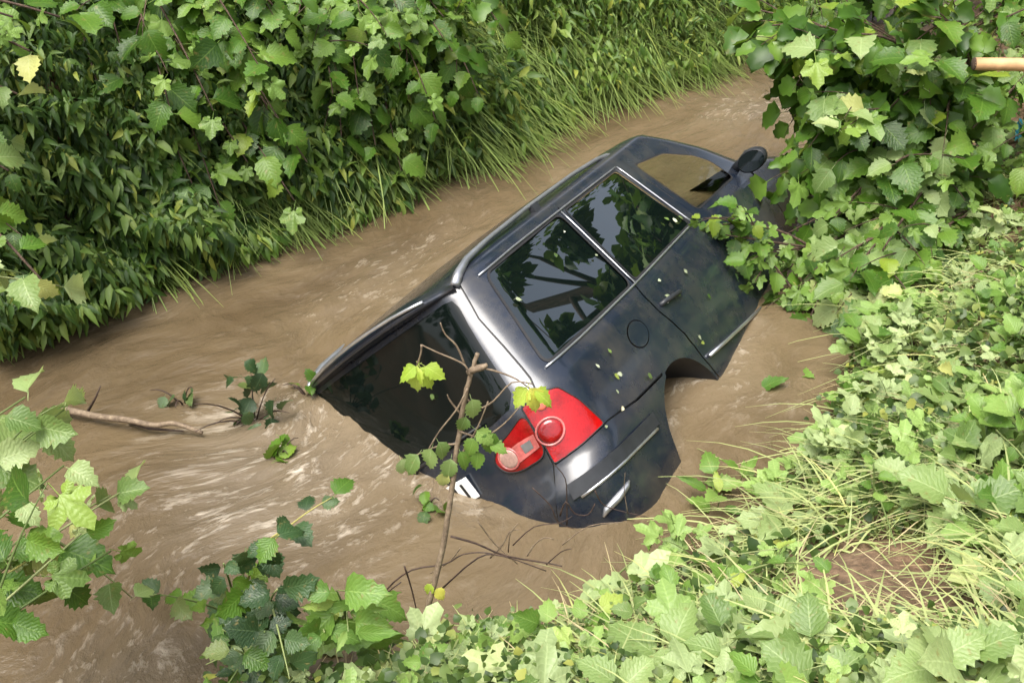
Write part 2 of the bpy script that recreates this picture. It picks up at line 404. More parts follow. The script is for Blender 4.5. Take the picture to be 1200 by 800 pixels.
def lens(name, col, glow=.0):
    t = NT(name); co = t.n('TexCoord').outputs['Object']
    w = t.n('TexVoronoi', Vector=co, Scale=95).outputs['Distance']
    c = t.mix(t.math('ADD', t.math('MULTIPLY', w, .3), t.ramp(t.noise(9, co, 3), [(.4, (0, 0, 0)), (.62, (.8, .8, .8))]), clamp=True), tuple(x * .6 for x in col), tuple(min(1, x * 1.35) for x in col))  # noise darkens parts of the lens colour to suggest inner shading
    return t.surf(t.n('BsdfPrincipled', Base__Color=c, Roughness=.12, Coat__Weight=.4, Coat__Roughness=.05, Normal=t.n('Bump', Strength=.12, Distance=.004, Height=w)))
M_RED = lens('red_lens', (.27, .002, .003)); M_DRED = lens('deep_red_lens', (.20, .004, .005)); M_PINK = lens('clear_pink_lens', (.42, .11, .10)); M_PALE = lens('pale_lens', (.46, .29, .24)); M_AMBER = lens('amber_lens', (.55, .12, .07))

# ---- outlines on the flank and tail, in (run around the body, height)
Q_WIN = round_poly([(.925, 1.535), (.905, 1.07), (1.845, 1.045), (1.735, 1.54)], .05)
D_WIN = round_poly([(1.815, 1.535), (1.915, 1.045), (2.79, 1.04), (2.53, 1.53)], .03)
R_WIN = [(-.002, .995), (.30, .99), (.54, .99), (.66, 1.01), (.70, 1.06), (.69, 1.15), (.682, 1.3), (.682, 1.41), (.69, 1.49), (.67, 1.535), (.6, 1.545), (.3, 1.55), (-.002, 1.55)]
DOOR_R = [(1.775, 1.574), (1.80, 1.45), (1.875, 1.04), (1.858, .96), (1.885, .84), (1.96, .70), (2.06, .58), (2.10, .44), (2.115, .29)]
def rU(x, z): return (rear_U(x, z), z)
DOOR_F = [rU(2.315, z) for z in (.29, .5, .8, 1.03, 1.3, 1.574)]
DOOR = DOOR_R + DOOR_F
TG = [(.765, 1.574), (.75, 1.40), (.78, 1.24), (.806, 1.06), (.795, 1.0), (.712, .985), (.69, .84), (.682, .70), (.666, .61), (.615, .48), (.56, .455), (-.002, .45)]
TAILGATE = [(-.002, 1.574)] + TG
LAMP = round_poly([(.705, .985), (.80, .992), (.872, .962), (.915, .86), (.957, .703), (.815, .70), (.688, .702), (.694, .84)], .015, 3)
TLAMP = round_poly([(.698, .965), (.68, .752), (.53, .748), (.455, .775), (.428, .84), (.49, .895), (.60, .925)], .05)
BUMP = [(.684, .698), (.99, .697), (1.275, .652), (1.62, .628), (1.62, .15), (-.002, .15), (-.002, .45), (.56, .455), (.615, .48), (.666, .61)]
FLAP = [(1.597 + .098 * math.cos(a), .852 + .066 * math.sin(a)) for a in [2 * math.pi * k / 28 for k in range(28)]]
ARCH_C = (1.05, .26)
ARCH = dense([rU(ARCH_C[0] + .365 * math.cos(a), ARCH_C[1] + .365 * math.sin(a)) for a in [math.pi * k / 24 - .35 for k in range(28)]], 1)
end = [rU(X_SPLIT, z) for z in [Z_LOW + (Z_TOP - Z_LOW) * k / 20 for k in range(21)]]
DOM_R = [(0, Z_TOP), (0, Z_LOW)] + end
gaps = [('gap1', band(dense(TG[:6], .05, False), .010)), ('gap2', band(dense(TG[6:], .05, False), .008)), ('gap3', band(dense(DOOR_R, .05, False), .009)),
        ('gap4', band(dense([(.688, .698), (.99, .697), (1.275, .652), (1.62, .628)], .05, False), .008)), ('gap5', band(FLAP + FLAP[:1], .007))]
zones = [('arch', ARCH), ('quarter_glass', Q_WIN), ('quarter_seal', offset_poly(Q_WIN, .014)), ('door_glass', D_WIN), ('door_seal', offset_poly(D_WIN, .012)), ('rear_glass', R_WIN),
         ('lamp', LAMP), ('gate_lamp', TLAMP)] + gaps + [('flap', FLAP), ('bumper', BUMP), ('tailgate', TAILGATE), ('rear_door', DOOR)]
PR = Patch(rear_surface, DOM_R, zones, .045)
def fV(x, z): return (front_V(x, z), z)
def dens_side(pts): return [fV(*p) for p in dense(pts, .05)]
F_WIN = dens_side(round_poly([(2.40, 1.485), (2.43, 1.06), (3.10, 1.04), (3.09, 1.20), (3.0, 1.30), (2.76, 1.43)], .035))
F_DOOR_LINE = [fV(*p) for p in dense([(3.34, 1.03), (3.36, .8), (3.36, .3)], .05, False)]
F_DOOR = [fV(2.345, z) for z in (1.573, 1.2, .8, .3)] + F_DOOR_LINE[::-1] + [(1.2, 1.1), (1.2, 1.3), (1.19, 1.573)]
WIND = round_poly([(1.42, 1.07), (2.201, 1.07), (2.201, 1.54), (1.45, 1.54)], .03)
F_ARCH = [fV(3.80 + .365 * math.cos(a), .26 + .365 * math.sin(a)) for a in [math.pi * k / 24 - .35 for k in range(28)]]
DOM_F = [(0, Z_LOW), (2.2, Z_LOW), (2.2, Z_TOP), (0, Z_TOP)]
PF = Patch(front_surface, DOM_F, [('arch', F_ARCH), ('front_glass', F_WIN), ('front_seal', offset_poly(F_WIN, .012)), ('windscreen', WIND), ('gap6', band(F_DOOR_LINE, .008)), ('front_door', F_DOOR)], .05)

# ---- the car
car = empty('car', (.08916, 3.67585, -.70572), 'dark anthracite people carrier tipped on its side and half sunk in the muddy stream', 'car')
car.rotation_euler = (-.757629, .0607054, 1.112914)
def part(name, vnf, mat, parent=car, label=None):
    v, n, f = vnf; me = mesh(name, v, f, True, n)
    o = link(name, me, parent, mat)
    if label: o['label'] = label
    return o
# roof: the top outline drawn in to the middle in rings
top = [Vector(rear_surface(u, Z_TOP)) for u in np.linspace(0, rear_U(X_SPLIT, Z_TOP), 44)] + [Vector(front_surface(v, Z_TOP)) for v in np.linspace(.03, 2.2, 40)]
top = top + [Vector((p.x, -p.y, p.z)) for p in top[::-1][1:-1]]
NR = len(top); cx = 1.65; rv = []; rf = []
ks = [1, .985, .96, .92, .86, .76, .6, .4, .2, .02]
for k in ks:
    for p in top:
        edge = 1 - k ** 9
        rv.append(Vector((cx + (p.x - cx) * k, p.y * k, Z_TOP + .055 * (1 - k ** 14) ** .6 + .068 * (1 - k * k))))
for i in range(len(ks) - 1):
    for j in range(NR): rf.append((i * NR + j, i * NR + (j + 1) % NR, (i + 1) * NR + (j + 1) % NR, (i + 1) * NR + j))
rf.append(tuple((len(ks) - 1) * NR + j for j in range(NR)))
roof = link('roof', mesh('roof', rv, rf), car, M_PAINT)
bv, bn, bf = join(PR.get(['body'], 0, 'both'), PF.get(['body'], 0, 'both'))
part('body', (bv, bn, bf), M_PAINT)
for sd_ in ('right', 'left'):
    for k in range(1, 7):
        if not (k == 5 and sd_ == 'left'): part('panel_gap', (PF if k == 6 else PR).get(['gap%d' % k], -.007, sd_), M_RUBBER)
gate = part('tailgate', PR.get(['tailgate'], 0, 'both'), M_PAINT)
part('rear_window', PR.get(['rear_glass'], .002, 'both'), M_REARGLASS, gate, 'large black tinted rear window running down into the water')
def bump_off(u, z):
    e = min(1, max(0, (.69 - z) / .05)); return .018 * e * e * (3 - 2 * e)
bumper = part('rear_bumper', PR.get(['bumper'], bump_off, 'both'), M_PAINT)
for sd_ in ('right', 'left'):
    d = part('rear_door', PR.get(['rear_door'], .001, sd_), M_PAINT)
    part('window', PR.get(['door_glass'], -.005, sd_), M_PRIV, d); part('window_seal', PR.get(['door_seal'], .003, sd_), M_RUBBER, d)
    d2 = part('front_door', PF.get(['front_door'], .001, sd_), M_PAINT)
    part('window', PF.get(['front_glass'], -.005, sd_), M_CLEAR, d2, 'clear front side window showing the brown stream through the cabin'); part('window_seal', PF.get(['front_seal'], .003, sd_), M_RUBBER, d2)
    qw = part('quarter_window', PR.get(['quarter_glass'], -.005, sd_), M_PRIV); part('window_seal', PR.get(['quarter_seal'], .003, sd_), M_RUBBER, qw)
    lamp = part('tail_lamp', PR.get(['lamp'], .006, sd_), M_RED, car, 'bright red tail lamp cluster on the rear corner')
    gl = part('tailgate_lamp', PR.get(['gate_lamp'], .005, sd_), M_DRED, gate, 'dark red lamp section with round pale reversing lens')
    if sd_ == 'right': fuel = part('fuel_flap', PR.get(['flap'], .002, 'right'), M_PAINT)
    sg = 1 if sd_ == 'right' else -1
    def P(u, z, o=0, F=rear_surface):
        p = Vector(F(u, z)) + surf_normal(F, u, z) * o; return Vector((p.x, p.y * sg, p.z))
    def disc(mb, u0, z0, r, o, n=28, dome=.006):
        vs = []
        rings = [(1, 0), (.97, .4), (.7, .8), (.35, .95)]
        for k, h in rings: vs += [P(u0 + r * k * math.cos(2 * math.pi * j / n), z0 + r * k * math.sin(2 * math.pi * j / n), o + dome * h) for j in range(n)]
        vs.append(P(u0, z0, o + dome)); f = [(i * n + j, i * n + (j + 1) % n, (i + 1) * n + (j + 1) % n, (i + 1) * n + j) for i in range(3) for j in range(n)] + [(3 * n + j, 3 * n + (j + 1) % n, 4 * n) for j in range(n)]
        mb.add(vs, f)
    def ring(mb, u0, z0, r, rad, o, n=32):
        mb.tube([P(u0 + r * math.cos(2 * math.pi * j / n), z0 + r * math.sin(2 * math.pi * j / n), o) for j in range(n + 1)], rad, 6, False)
    m = MB(); disc(m, .742, .83, .050, .010); m.build('round_lens', M_DRED, lamp)
    m = MB(); ring(m, .742, .83, .058, .0055, .0075); m.build('lens_ring', M_PINK, lamp)
    m = MB(); disc(m, .775, .945, .024, .008, 20); m.build('indicator_lens', M_AMBER, lamp)
    m = MB(); disc(m, .512, .825, .046, .008); m.build('reversing_lens', M_PALE, gl)
    m = MB(); ring(m, .512, .825, .050, .006, .0065); m.build('lens_ring', M_PINK, gl)
    m = MB(); m.tube([P(*p, .007) for p in LAMP + LAMP[:1]], .0035, 5, False); m.build('lamp_bezel', M_RUBBER, lamp)
    m = MB(); m.tube([P(*p, .006) for p in TLAMP + TLAMP[:1]], .0035, 5, False); m.build('lamp_bezel', M_RUBBER, gl)
    def quad(pts, o): return [P(u, z, o) for u, z in pts]
    m = MB(); w0 = [(.560, .862), (.60, .866), (.64, .866), (.68, .862)]; w1 = [(.553, .786), (.60, .792), (.64, .796), (.672, .80)]
    m.add(quad(w0, .009) + quad(w1, .009), [(i, i + 1, 5 + i, 4 + i) for i in range(3)]); m.build('lens_bar', M_PINK, gl)
    m = MB(); m.add(quad([(.605, .850), (.655, .850)], .011) + quad([(.603, .808), (.650, .812)], .011), [(0, 1, 3, 2)]); m.build('reflector', M_RAIL, gl)
    m = MB(); m.tube([P(*p, .022) for p in dense([(.75, .532), (.85, .53), (.93, .526), (1.05, .515), (1.33, .486)], .04, False)], .0085, 6); m.build('bumper_trim', M_CHROME, bumper)
    m = MB(); b0 = dense([(.72, .60), (.93, .596), (1.36, .56)], .05, False); b1 = dense([(.72, .54), (.93, .535), (1.36, .495)], .05, False); k = min(len(b0), len(b1))
    m.add([P(*p, .028) for p in b0[:k]] + [P(*p, .028) for p in b1[:k]], [(i, i + 1, k + i + 1, k + i) for i in range(k - 1)]); m.build('rubbing_strip', M_PLASTIC, bumper)
    m = MB(); m.tube([P(*p, .02) for p in ((.775, .40), (.80, .418), (.86, .425), (.92, .435), (.945, .445))], [.006, .016, .019, .014, .005], 8); m.build('bumper_reflector', M_RAIL, bumper)
    # trim along the windows
    m = MB(); m.tube([P(*p, .006) for p in dense([(.89, 1.055), (1.2, 1.042), (1.85, 1.028), (2.3, 1.026), (2.80, 1.024)], .05, False)], .006, 5)
    m.build('belt_trim', M_CHROME, car)
    m = MB(); m.tube([P(*p, .007) for p in dense([(1.765, 1.545), (1.88, 1.035)], .05, False)], .0045, 5); m.build('pillar_trim', M_RAIL, car)
    m = MB(); m.tube([P(*p, .007) for p in dense([(2.565, 1.545), (2.815, 1.03)], .05, False)], .0055, 5); m.build('pillar_trim', M_RAIL, car)
    m = MB(); m.tube([P(*p, .006) for p in dense([(.88, 1.552), (1.2, 1.558), (1.72, 1.556), (2.2, 1.552), (2.55, 1.548)], .05, False)], .006, 5); m.build('gutter_trim', M_RAIL, car)
    # handles, rub strips
    m = MB(); m.tube([P(*p, o) for p, o in (((1.93, .862), .0), ((1.96, .860), .022), ((2.08, .842), .026), ((2.14, .835), .022), ((2.165, .832), 0))], .013, 8); m.build('door_handle', M_PLASTIC, d)
    m = MB(); m.tube([Vector((p.x, p.y * sg, p.z)) + Vector((0, -.012 * sg, 0)) for p in [Vector(front_surface(*fV(x, .84))) for x in (2.42, 2.5, 2.62)]], .014, 8); m.build('door_handle', M_PLASTIC, d2)
    m = MB(); m.tube([P(rear_U(x, z), z, .012) for x, z in ((1.44, .478), (1.7, .445), (2.0, .41), (2.29, .378))], .011, 6); m.build('rubbing_strip', M_CHROME, d)
    m = MB(); m.tube([Vector((p.x, (p.y - .012) * sg, p.z)) for p in [Vector(front_surface(*fV(x, .36))) for x in (2.37, 2.7, 3.0, 3.3)]], .011, 6); m.build('rubbing_strip', M_CHROME, d2)
    # roof rail
    m = MB(); yy = -.615 * sg
    rp = [(.43, 1.585), (.50, 1.617), (.62, 1.648), (.85, 1.664), (1.3, 1.672), (1.9, 1.668), (2.25, 1.652), (2.38, 1.632), (2.46, 1.60)]
    m.tube([(x, yy * (1 - .02 * abs(x - 1.4)), z) for x, z in rp], [.024, .024, .018, .013, .012, .012, .013, .017, .018], 8)
    rail = m.build('roof_rail', M_RAIL, car)
    m = MB(); m.box((1.36, yy, 1.638), (.07, .03, .06)); m.build('rail_foot', M_PLASTIC, rail, False)
    # mirror (the far one is sunk and gone)
    m = MB(); c0 = Vector((3.22, -1.0 * sg, 1.05))
    m.lathe([(.0, -.08), (.045, -.075), (.072, -.045), (.085, 0), (.083, .04), (.076, .05)], 20, Matrix.Translation(c0) @ Matrix.Rotation(math.pi / 2, 4, 'Y').inverted() @ Matrix.Scale(1.25, 4, (0, 1, 0)) @ Matrix.Scale(.85, 4, (1, 0, 0)))
    m.tube([(3.24, -.86 * sg, 1.06), (3.23, -.93 * sg, 1.075), (3.22, -1.0 * sg, 1.10)], .03, 8)
    if sg > 0:
     mir = m.build('door_mirror', M_PLASTIC, car)
     m = MB(); m.lathe([(.074, .0), (.0, .004)], 20, Matrix.Translation(c0 + Vector((-.047, 0, 0))) @ Matrix.Rotation(math.pi / 2, 4, 'Y').inverted() @ Matrix.Scale(1.25, 4, (0, 1, 0)) @ Matrix.Scale(.85, 4, (1, 0, 0))); m.build('mirror_glass', M_PRIV, mir)
    # wheel arches and wheels
    for F, cxx, zz, ww, hub in ((rear_surface, ARCH_C[0], .26, rU, -.01), (front_surface, 3.80, .26, fV, .1)):
        m = MB(); vs = []
        for k in range(28):
            a = math.pi * k / 24 - .35; x, z = cxx + .367 * math.cos(a), .26 + .367 * math.sin(a)
            p = Vector(F(*ww(x, z))); vs += [Vector((p.x, p.y * sg, z)), Vector((p.x, (p.y + .02) * sg, z)), Vector((x, -.45 * sg, z))]
        m.add(vs, [(3 * i + j, 3 * i + j + 1, 3 * i + 4 + j, 3 * i + 3 + j) for i in range(27) for j in range(2)]); m.build('wheel_arch_liner', M_RUBBER, car)
        M = Matrix.Translation((cxx, -.74 * sg, hub)) @ Matrix.Rotation(math.pi / 2 * sg, 4, 'X')
        tyre = MB().lathe([(.20, -.09), (.27, -.105), (.305, -.085), (.318, -.04), (.318, .04), (.305, .085), (.27, .105), (.20, .09)], 36, M)
        wh = tyre.build('wheel', M_RUBBER, car)
        MB().lathe([(.205, .06), (.19, .075), (.15, .05), (.06, .06), (.0, .062)], 30, M).build('rim', M_RAIL, wh)
part('windscreen', PF.get(['windscreen'], -.004, 'both'), M_CLEAR)
# spoiler lip over the rear window
m = MB(); ys_ = np.linspace(-.60, .60, 21); prof = [(.44, 1.660), (.34, 1.648), (.300, 1.632), (.292, 1.612), (.32, 1.598), (.40, 1.572)]
vs = []
for y in ys_:
    e = 1 - abs(y / .62) ** 4
    for x, z in prof: vs.append((.42 + (x - .42) * e + .05 * (y / .67) ** 2 * e, y, 1.60 + (z - 1.60) * (.25 + .75 * e) - .030 * (y / .6) ** 2))
k = len(prof); m.add(vs, [(i * k + j, i * k + j + 1, (i + 1) * k + j + 1, (i + 1) * k + j) for i in range(20) for j in range(k - 1)] + [tuple(range(k)), tuple(20 * k + j for j in range(k))[::-1]])
m.build('roof_spoiler', M_PAINT, gate)
m = MB(); m.tube([(.345, -.46, 1.612), (.322, -.38, 1.626), (.302, -.27, 1.640), (.286, -.13, 1.648), (.281, 0, 1.650), (.286, .13, 1.648), (.302, .27, 1.640), (.322, .38, 1.626), (.345, .46, 1.612)], .009, 6); m.build('spoiler_edge_gleam', M_CHROME, gate)  # chrome tube stands for the sky's gleam along the spoiler edge
# plate, wiper
m = MB(); m.box((.070, 0, .80), (.012, .52, .11)); plate = m.build('number_plate', M_PLATE, gate, False, None)
for i, y in enumerate((-.215, -.16, -.115, -.06, -.01, .05)):
    m = MB(); m.box((.0625, y, .80), (.003, .014 + .008 * (i % 2), .075)); m.build('plate_mark', M_RUBBER, plate, False)
m = MB(); m.tube([(.085, .02, .975), (.075, -.05, 1.0), (.085, -.28, 1.012), (.10, -.50, 1.02)], [.014, .01, .008, .006], 6); m.build('wiper', M_RUBBER, gate)
# cabin
m = MB(); m.box((1.9, 0, .29), (3.2, 1.55, .05)); m.build('cabin_floor', M_CABIN, car, False)
for y in (-.38, .38):
    m = MB(); m.box((2.25, y, .62), (.55, .5, .16)); m.box((1.98, y, .95), (.16, .5, .62), Matrix.Rotation(-.2, 3, 'Y')); s_ = m.build('front_seat', M_CABIN, car, False)
    m = MB(); m.box((1.90, y, 1.36), (.09, .26, .18)); m.build('headrest', M_CABIN, s_, False)
m = MB(); m.box((1.1, 0, .62), (.55, 1.4, .16)); m.box((.85, 0, .92), (.16, 1.4, .6), Matrix.Rotation(-.2, 3, 'Y')); m.build('rear_bench', M_CABIN, car, False)
m = MB(); m.box((3.2, 0, .84), (.55, 1.5, .26)); dash = m.build('dashboard', M_CABIN, car, False)
m = MB(); M = Matrix.Translation((2.85, .38, .93)) @ Matrix.Rotation(1.1, 4, 'Y'); m.tube([M @ Vector((.19 * math.cos(a), .19 * math.sin(a), 0)) for a in [2 * math.pi * k / 24 for k in range(25)]], .015, 6, False); m.build('steering_wheel', M_CABIN, car)

# ---------------------------------------------------------------- leaves
def leaf_material(name, dark, mid, light, rough=.42, trans=.28, veins=True, spec=.38):
    t = NT(name)
    r = t.math('FRACT', t.math('ADD', t.n('ObjectInfo').outputs['Random'], t.n('Attribute', _attribute_name='rnd').outputs['Fac']))
    co = t.n('TexCoord').outputs['Object']; pn = t.noise(14, co, 3)
    c = t.ramp(t.math('ADD', t.math('MULTIPLY', r, .86), t.math('MULTIPLY', t.math('SUBTRACT', pn, .5), .45), clamp=True), [(.0, dark), (.5, mid), (1.0, light)])
    c = t.mix(t.ramp(r, [(.93, (0, 0, 0)), (.97, (.55, .55, .55))]), c, (light[0] * 1.5, light[1] * 1.15, light[2] * .6))
    if veins: c = t.mix(t.ramp(t.noise(5.5, t.n('VectorMath', _operation='ADD', i0=co, i1=t.n('ObjectInfo').outputs['Location']).outputs[0], 4, .6), [(.60, (0, 0, 0)), (.70, (.6, .6, .6))]), c, (.20, .15, .05))
    kw = {}
    if veins:
        uv = t.n('SeparateXYZ', Vector=t.n('UVMap').outputs[0])
        a = t.math('ABSOLUTE', t.math('SUBTRACT', uv.outputs[0], .5))
        mid_ = t.math('LESS_THAN', a, .018)
        w = t.math('ABSOLUTE', t.math('SUBTRACT', t.math('FRACT', t.math('SUBTRACT', t.math('MULTIPLY', uv.outputs[1], 7.5), t.math('MULTIPLY', a, 7.0))), .5))
        lat = t.math('GREATER_THAN', w, .445)
        v = t.math('MAXIMUM', mid_, t.math('MULTIPLY', lat, .55))
        c = t.mix(t.math('MULTIPLY', v, .26), c, tuple(min(1, x * 1.6 + .02) for x in light))
        kw['Normal'] = t.n('Bump', Strength=.5, Distance=.004, Height=t.math('ADD', t.math('MULTIPLY', w, -.9), t.math('MULTIPLY', pn, .6)))
    back = t.n('NewGeometry').outputs['Backfacing']
    c2 = t.mix(t.math('MULTIPLY', back, .45), c, tuple(min(1, x * 1.25 + .03) for x in light))
    p = t.n('BsdfPrincipled', Base__Color=c2, Roughness=rough, Specular__IOR__Level=spec, **kw)
    tr = t.n('BsdfTranslucent', Color=t.mix(.5, c, (light[0] * 1.6, light[1] * 1.6, light[2] * .8)))
    return t.surf(t.n('MixShader', i0=trans, i1=p, i2=tr))
def leaf_mesh(kind, seed, rows=11):
    """unit leaf: stalk foot at -y, blade from 0 to 1 along +y, facing +z"""
    rg = random.Random(seed); V = []; F = []; UV = []
    fold = rg.uniform(.10, .32); droop = rg.uniform(.10, .40); tw = rg.uniform(-.25, .25); ph = rg.uniform(0, 6)
    if kind in ('hazel', 'ovate', 'lance'):
        prof = {'hazel': lambda t: .46 * (math.sin(math.pi * min(1, t ** .72)) ** .62) * (1 - .25 * t) + .0, 'ovate': lambda t: .36 * math.sin(math.pi * t ** .62) ** .8, 'lance': lambda t: .17 * math.sin(math.pi * t ** .7) ** .9}[kind]
        ser = {'hazel': .045, 'ovate': .030, 'lance': .012}[kind]
        for i in range(rows + 1):
            t = i / rows; w = prof(t) + (ser * (1 if i % 2 else -1) * (0 < i < rows)); w = max(w, .004)
            for u in (-1, -.55, 0, .55, 1):
                ww = w * (1 + rg.uniform(-.10, .10) * (abs(u) == 1))
                x = u * ww; z = abs(x) * fold * 1.5 - droop * t * t + .035 * math.sin(6 * t + ph + u * 2.2) * abs(u) + tw * x * t
                y = t - .06 * abs(u) * (1 if kind != 'lance' else .4) + (.02 if i % 2 and abs(u) == 1 else 0)
                if kind == 'hazel' and i == 0: y -= .05 * abs(u); 
                V.append((x, y, z)); UV.append((.5 + u * .5, t))
        for i in range(rows):
            for j in range(4): F.append((i * 5 + j, i * 5 + j + 1, i * 5 + 6 + j, i * 5 + 5 + j))
    else:     # lobed, like vine or maple
        n = 34; lob = [(-2.15, .52), (-1.05, .72), (0, 1.0), (1.05, .72), (2.15, .52)]
        lob = [(a + rg.uniform(-.1, .1), r * rg.uniform(.9, 1.1)) for a, r in lob]
        V.append((0, .02, 0)); UV.append((.5, 0)); rings = (.42, .78, 1)
        for k in rings:
            for i in range(n + 1):
                a = -2.75 + 5.5 * i / n
                r = .40 + max((rr - .40) * max(0, 1 - (abs(a - aa) / .62) ** 1.7) for aa, rr in lob)
                if k == 1: r *= 1 + (.055 if i % 2 else -.045) + rg.uniform(-.03, .03)
                r *= k * .66
                x, y = math.sin(a) * r, .16 + math.cos(a) * r
                V.append((x, y, fold * .5 * abs(x) - droop * (x * x + (y - .1) ** 2) * .8 + .05 * math.sin(a * 5 + ph) * k * k + tw * x * y))
                dl = min(lob, key=lambda q: abs(a - q[0])); UV.append((.5 + max(-.5, min(.5, (a - dl[0]) * .8 * max(k, .3))), k * .9))
        m = n + 1
        for i in range(n): F.append((0, 1 + i + 1, 1 + i))
        for q in range(2):
            for i in range(n): F.append((1 + q * m + i, 1 + q * m + i + 1, 1 + (q + 1) * m + i + 1, 1 + (q + 1) * m + i))
        F = [f[::-1] for f in F]
    if kind != 'lance':
        k = len(V); y0 = -.34
        for y, zz in ((y0, -.10), (.04, .0)):
            for a in (0, 2.1, 4.2): V.append((.012 * math.cos(a), y, zz + .012 * math.sin(a) - .006)); UV.append((.5, .02))
        for a in range(3): F.append((k + a, k + (a + 1) % 3, k + 3 + (a + 1) % 3, k + 3 + a))
    me = bpy.data.meshes.new(kind + '_leaf'); me.from_pydata(V, [], F); me.polygons.foreach_set('use_smooth', [True] * len(F))
    l = me.uv_layers.new(name='UVMap'); l.data.foreach_set('uv', [x for p in me.loops for x in UV[p.vertex_index]]); me.update()
    return me
SPECIES = {}
def species(key, kind, mat, count=6, rows=11):
    SPECIES[key] = []
    for s in range(count):
        me = leaf_mesh(kind, hash(kind) % 97 * 0 + s * 13 + len(key), rows); me.materials.append(mat); SPECIES[key].append(me)
M_HAZEL = leaf_material('hazel_leaf', (.020, .056, .006), (.062, .142, .013), (.15, .245, .034))
M_VINE = leaf_material('vine_leaf', (.075, .14, .03), (.19, .275, .085), (.34, .41, .19), .42, .3)
M_WEED = leaf_material('weed_leaf', (.055, .13, .018), (.14, .25, .042), (.26, .37, .10), .42, .3)
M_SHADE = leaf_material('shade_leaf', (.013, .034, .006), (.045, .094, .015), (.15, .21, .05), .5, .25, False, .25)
M_GRASS = leaf_material('grass_blade', (.030, .076, .010), (.10, .175, .024), (.24, .31, .075), .5, .3, False)
M_COVER = leaf_material('cover_leaf', (.018, .042, .009), (.075, .128, .028), (.22, .28, .09), .45, .28, False)  # leaf greens darkened to put shade into the gaps between weeds
M_PALEGRASS = leaf_material('pale_grass', (.09, .14, .03), (.23, .30, .08), (.42, .46, .20), .5, .3, False)
M_STRAW = leaf_material('straw', (.13, .09, .035), (.28, .22, .10), (.42, .36, .20), .7, .1, False)
M_DARKLEAF = leaf_material('wilted_leaf', (.012, .030, .010), (.030, .070, .020), (.09, .14, .055), .4, .2)
M_YELLOW = leaf_material('yellow_green_leaf', (.22, .34, .03), (.36, .48, .06), (.52, .58, .16), .4, .35)
M_STEM = leaf_material('green_stem', (.08, .12, .03), (.16, .21, .07), (.28, .30, .13), .55, .05, False)
t = NT('bark'); co = t.n('TexCoord').outputs['Object']; mp = t.n('Mapping', Vector=co); mp.inputs['Scale'].default_value = (1, 1, .25)
bn_ = t.noise(38, mp.outputs[0], 6, .7); M_BARK = t.surf(t.n('BsdfPrincipled', Base__Color=t.ramp(bn_, [(.3, (.022, .013, .008)), (.55, (.085, .052, .032)), (.8, (.17, .12, .08))]), Roughness=.85, Normal=t.n('Bump', Strength=.8, Distance=.02, Height=bn_)))
t = NT('dry_twig'); co = t.n('TexCoord').outputs['Object']; bn_ = t.noise(45, co, 5, .7); M_TWIG = t.surf(t.n('BsdfPrincipled', Base__Color=t.ramp(bn_, [(.3, (.07, .048, .03)), (.55, (.19, .14, .09)), (.8, (.32, .26, .18))]), Roughness=.8, Normal=t.n('Bump', Strength=.5, Distance=.006, Height=bn_)))
M_DARKTWIG = simple('dark_twig', (.045, .026, .018), .7, 0, .5, 60)
species('hazel', 'hazel', M_HAZEL); species('vine', 'lobed', M_VINE); species('hazel_lobed', 'lobed', M_HAZEL, 4); species('weed', 'ovate', M_WEED); species('vine_round', 'hazel', M_VINE)
M_SCRAP = leaf_material('torn_leaf', (.25, .30, .16), (.45, .50, .33), (.70, .70, .58), .5, .1)
species('scrap', 'ovate', M_SCRAP, 4); species('wilt', 'hazel', M_DARKLEAF, 4); species('yellow', 'ovate', M_YELLOW, 4); species('weed_lobed', 'lobed', M_WEED, 5); species('lance', 'lance', M_WEED, 4)
UP = Vector((0, 0, 1))
def frame(d, n):
    d = d.normalized(); n = n - d * n.dot(d)
    n = n.normalized() if n.length > 1e-4 else d.orthogonal().normalized()
    x = d.cross(n); return Matrix(((x.x, d.x, n.x), (x.y, d.y, n.y), (x.z, d.z, n.z)))
def rvec(s=1.0): return Vector((random.gauss(0, s), random.gauss(0, s), random.gauss(0, s)))
def leaf_obj(parent, base, key, pos, d, n, size):
    M = frame(d, n).to_4x4() @ Matrix.Scale(size, 4); M.translation = Vector(pos) - Vector(base)
    return link('leaf', random.choice(SPECIES[key]), parent, None, M)
LOW_V = np.array([(0, 0, 0), (-.24, .3, .05), (0, .32, 0), (.24, .3, .05), (-.2, .65, 0), (0, .68, -.06), (.2, .65, 0), (0, 1, -.22)])
LOW_F = np.array([(0, 2, 1), (0, 3, 2), (1, 2, 5), (1, 5, 4), (2, 3, 6), (2, 6, 5), (4, 5, 7), (5, 6, 7)])
SLIM_V = LOW_V * np.array([.62, 1, 1.3])
WIDE_V = LOW_V * np.array([1.75, 1, 1.2])
_m = leaf_mesh('hazel', 5, 6); MID_V = np.array([tuple(v.co) for v in _m.vertices]); MID_F = np.array([t_ for p in _m.polygons for t_ in ((p.vertices[0], p.vertices[1], p.vertices[2]), (p.vertices[0], p.vertices[2], p.vertices[3]))])
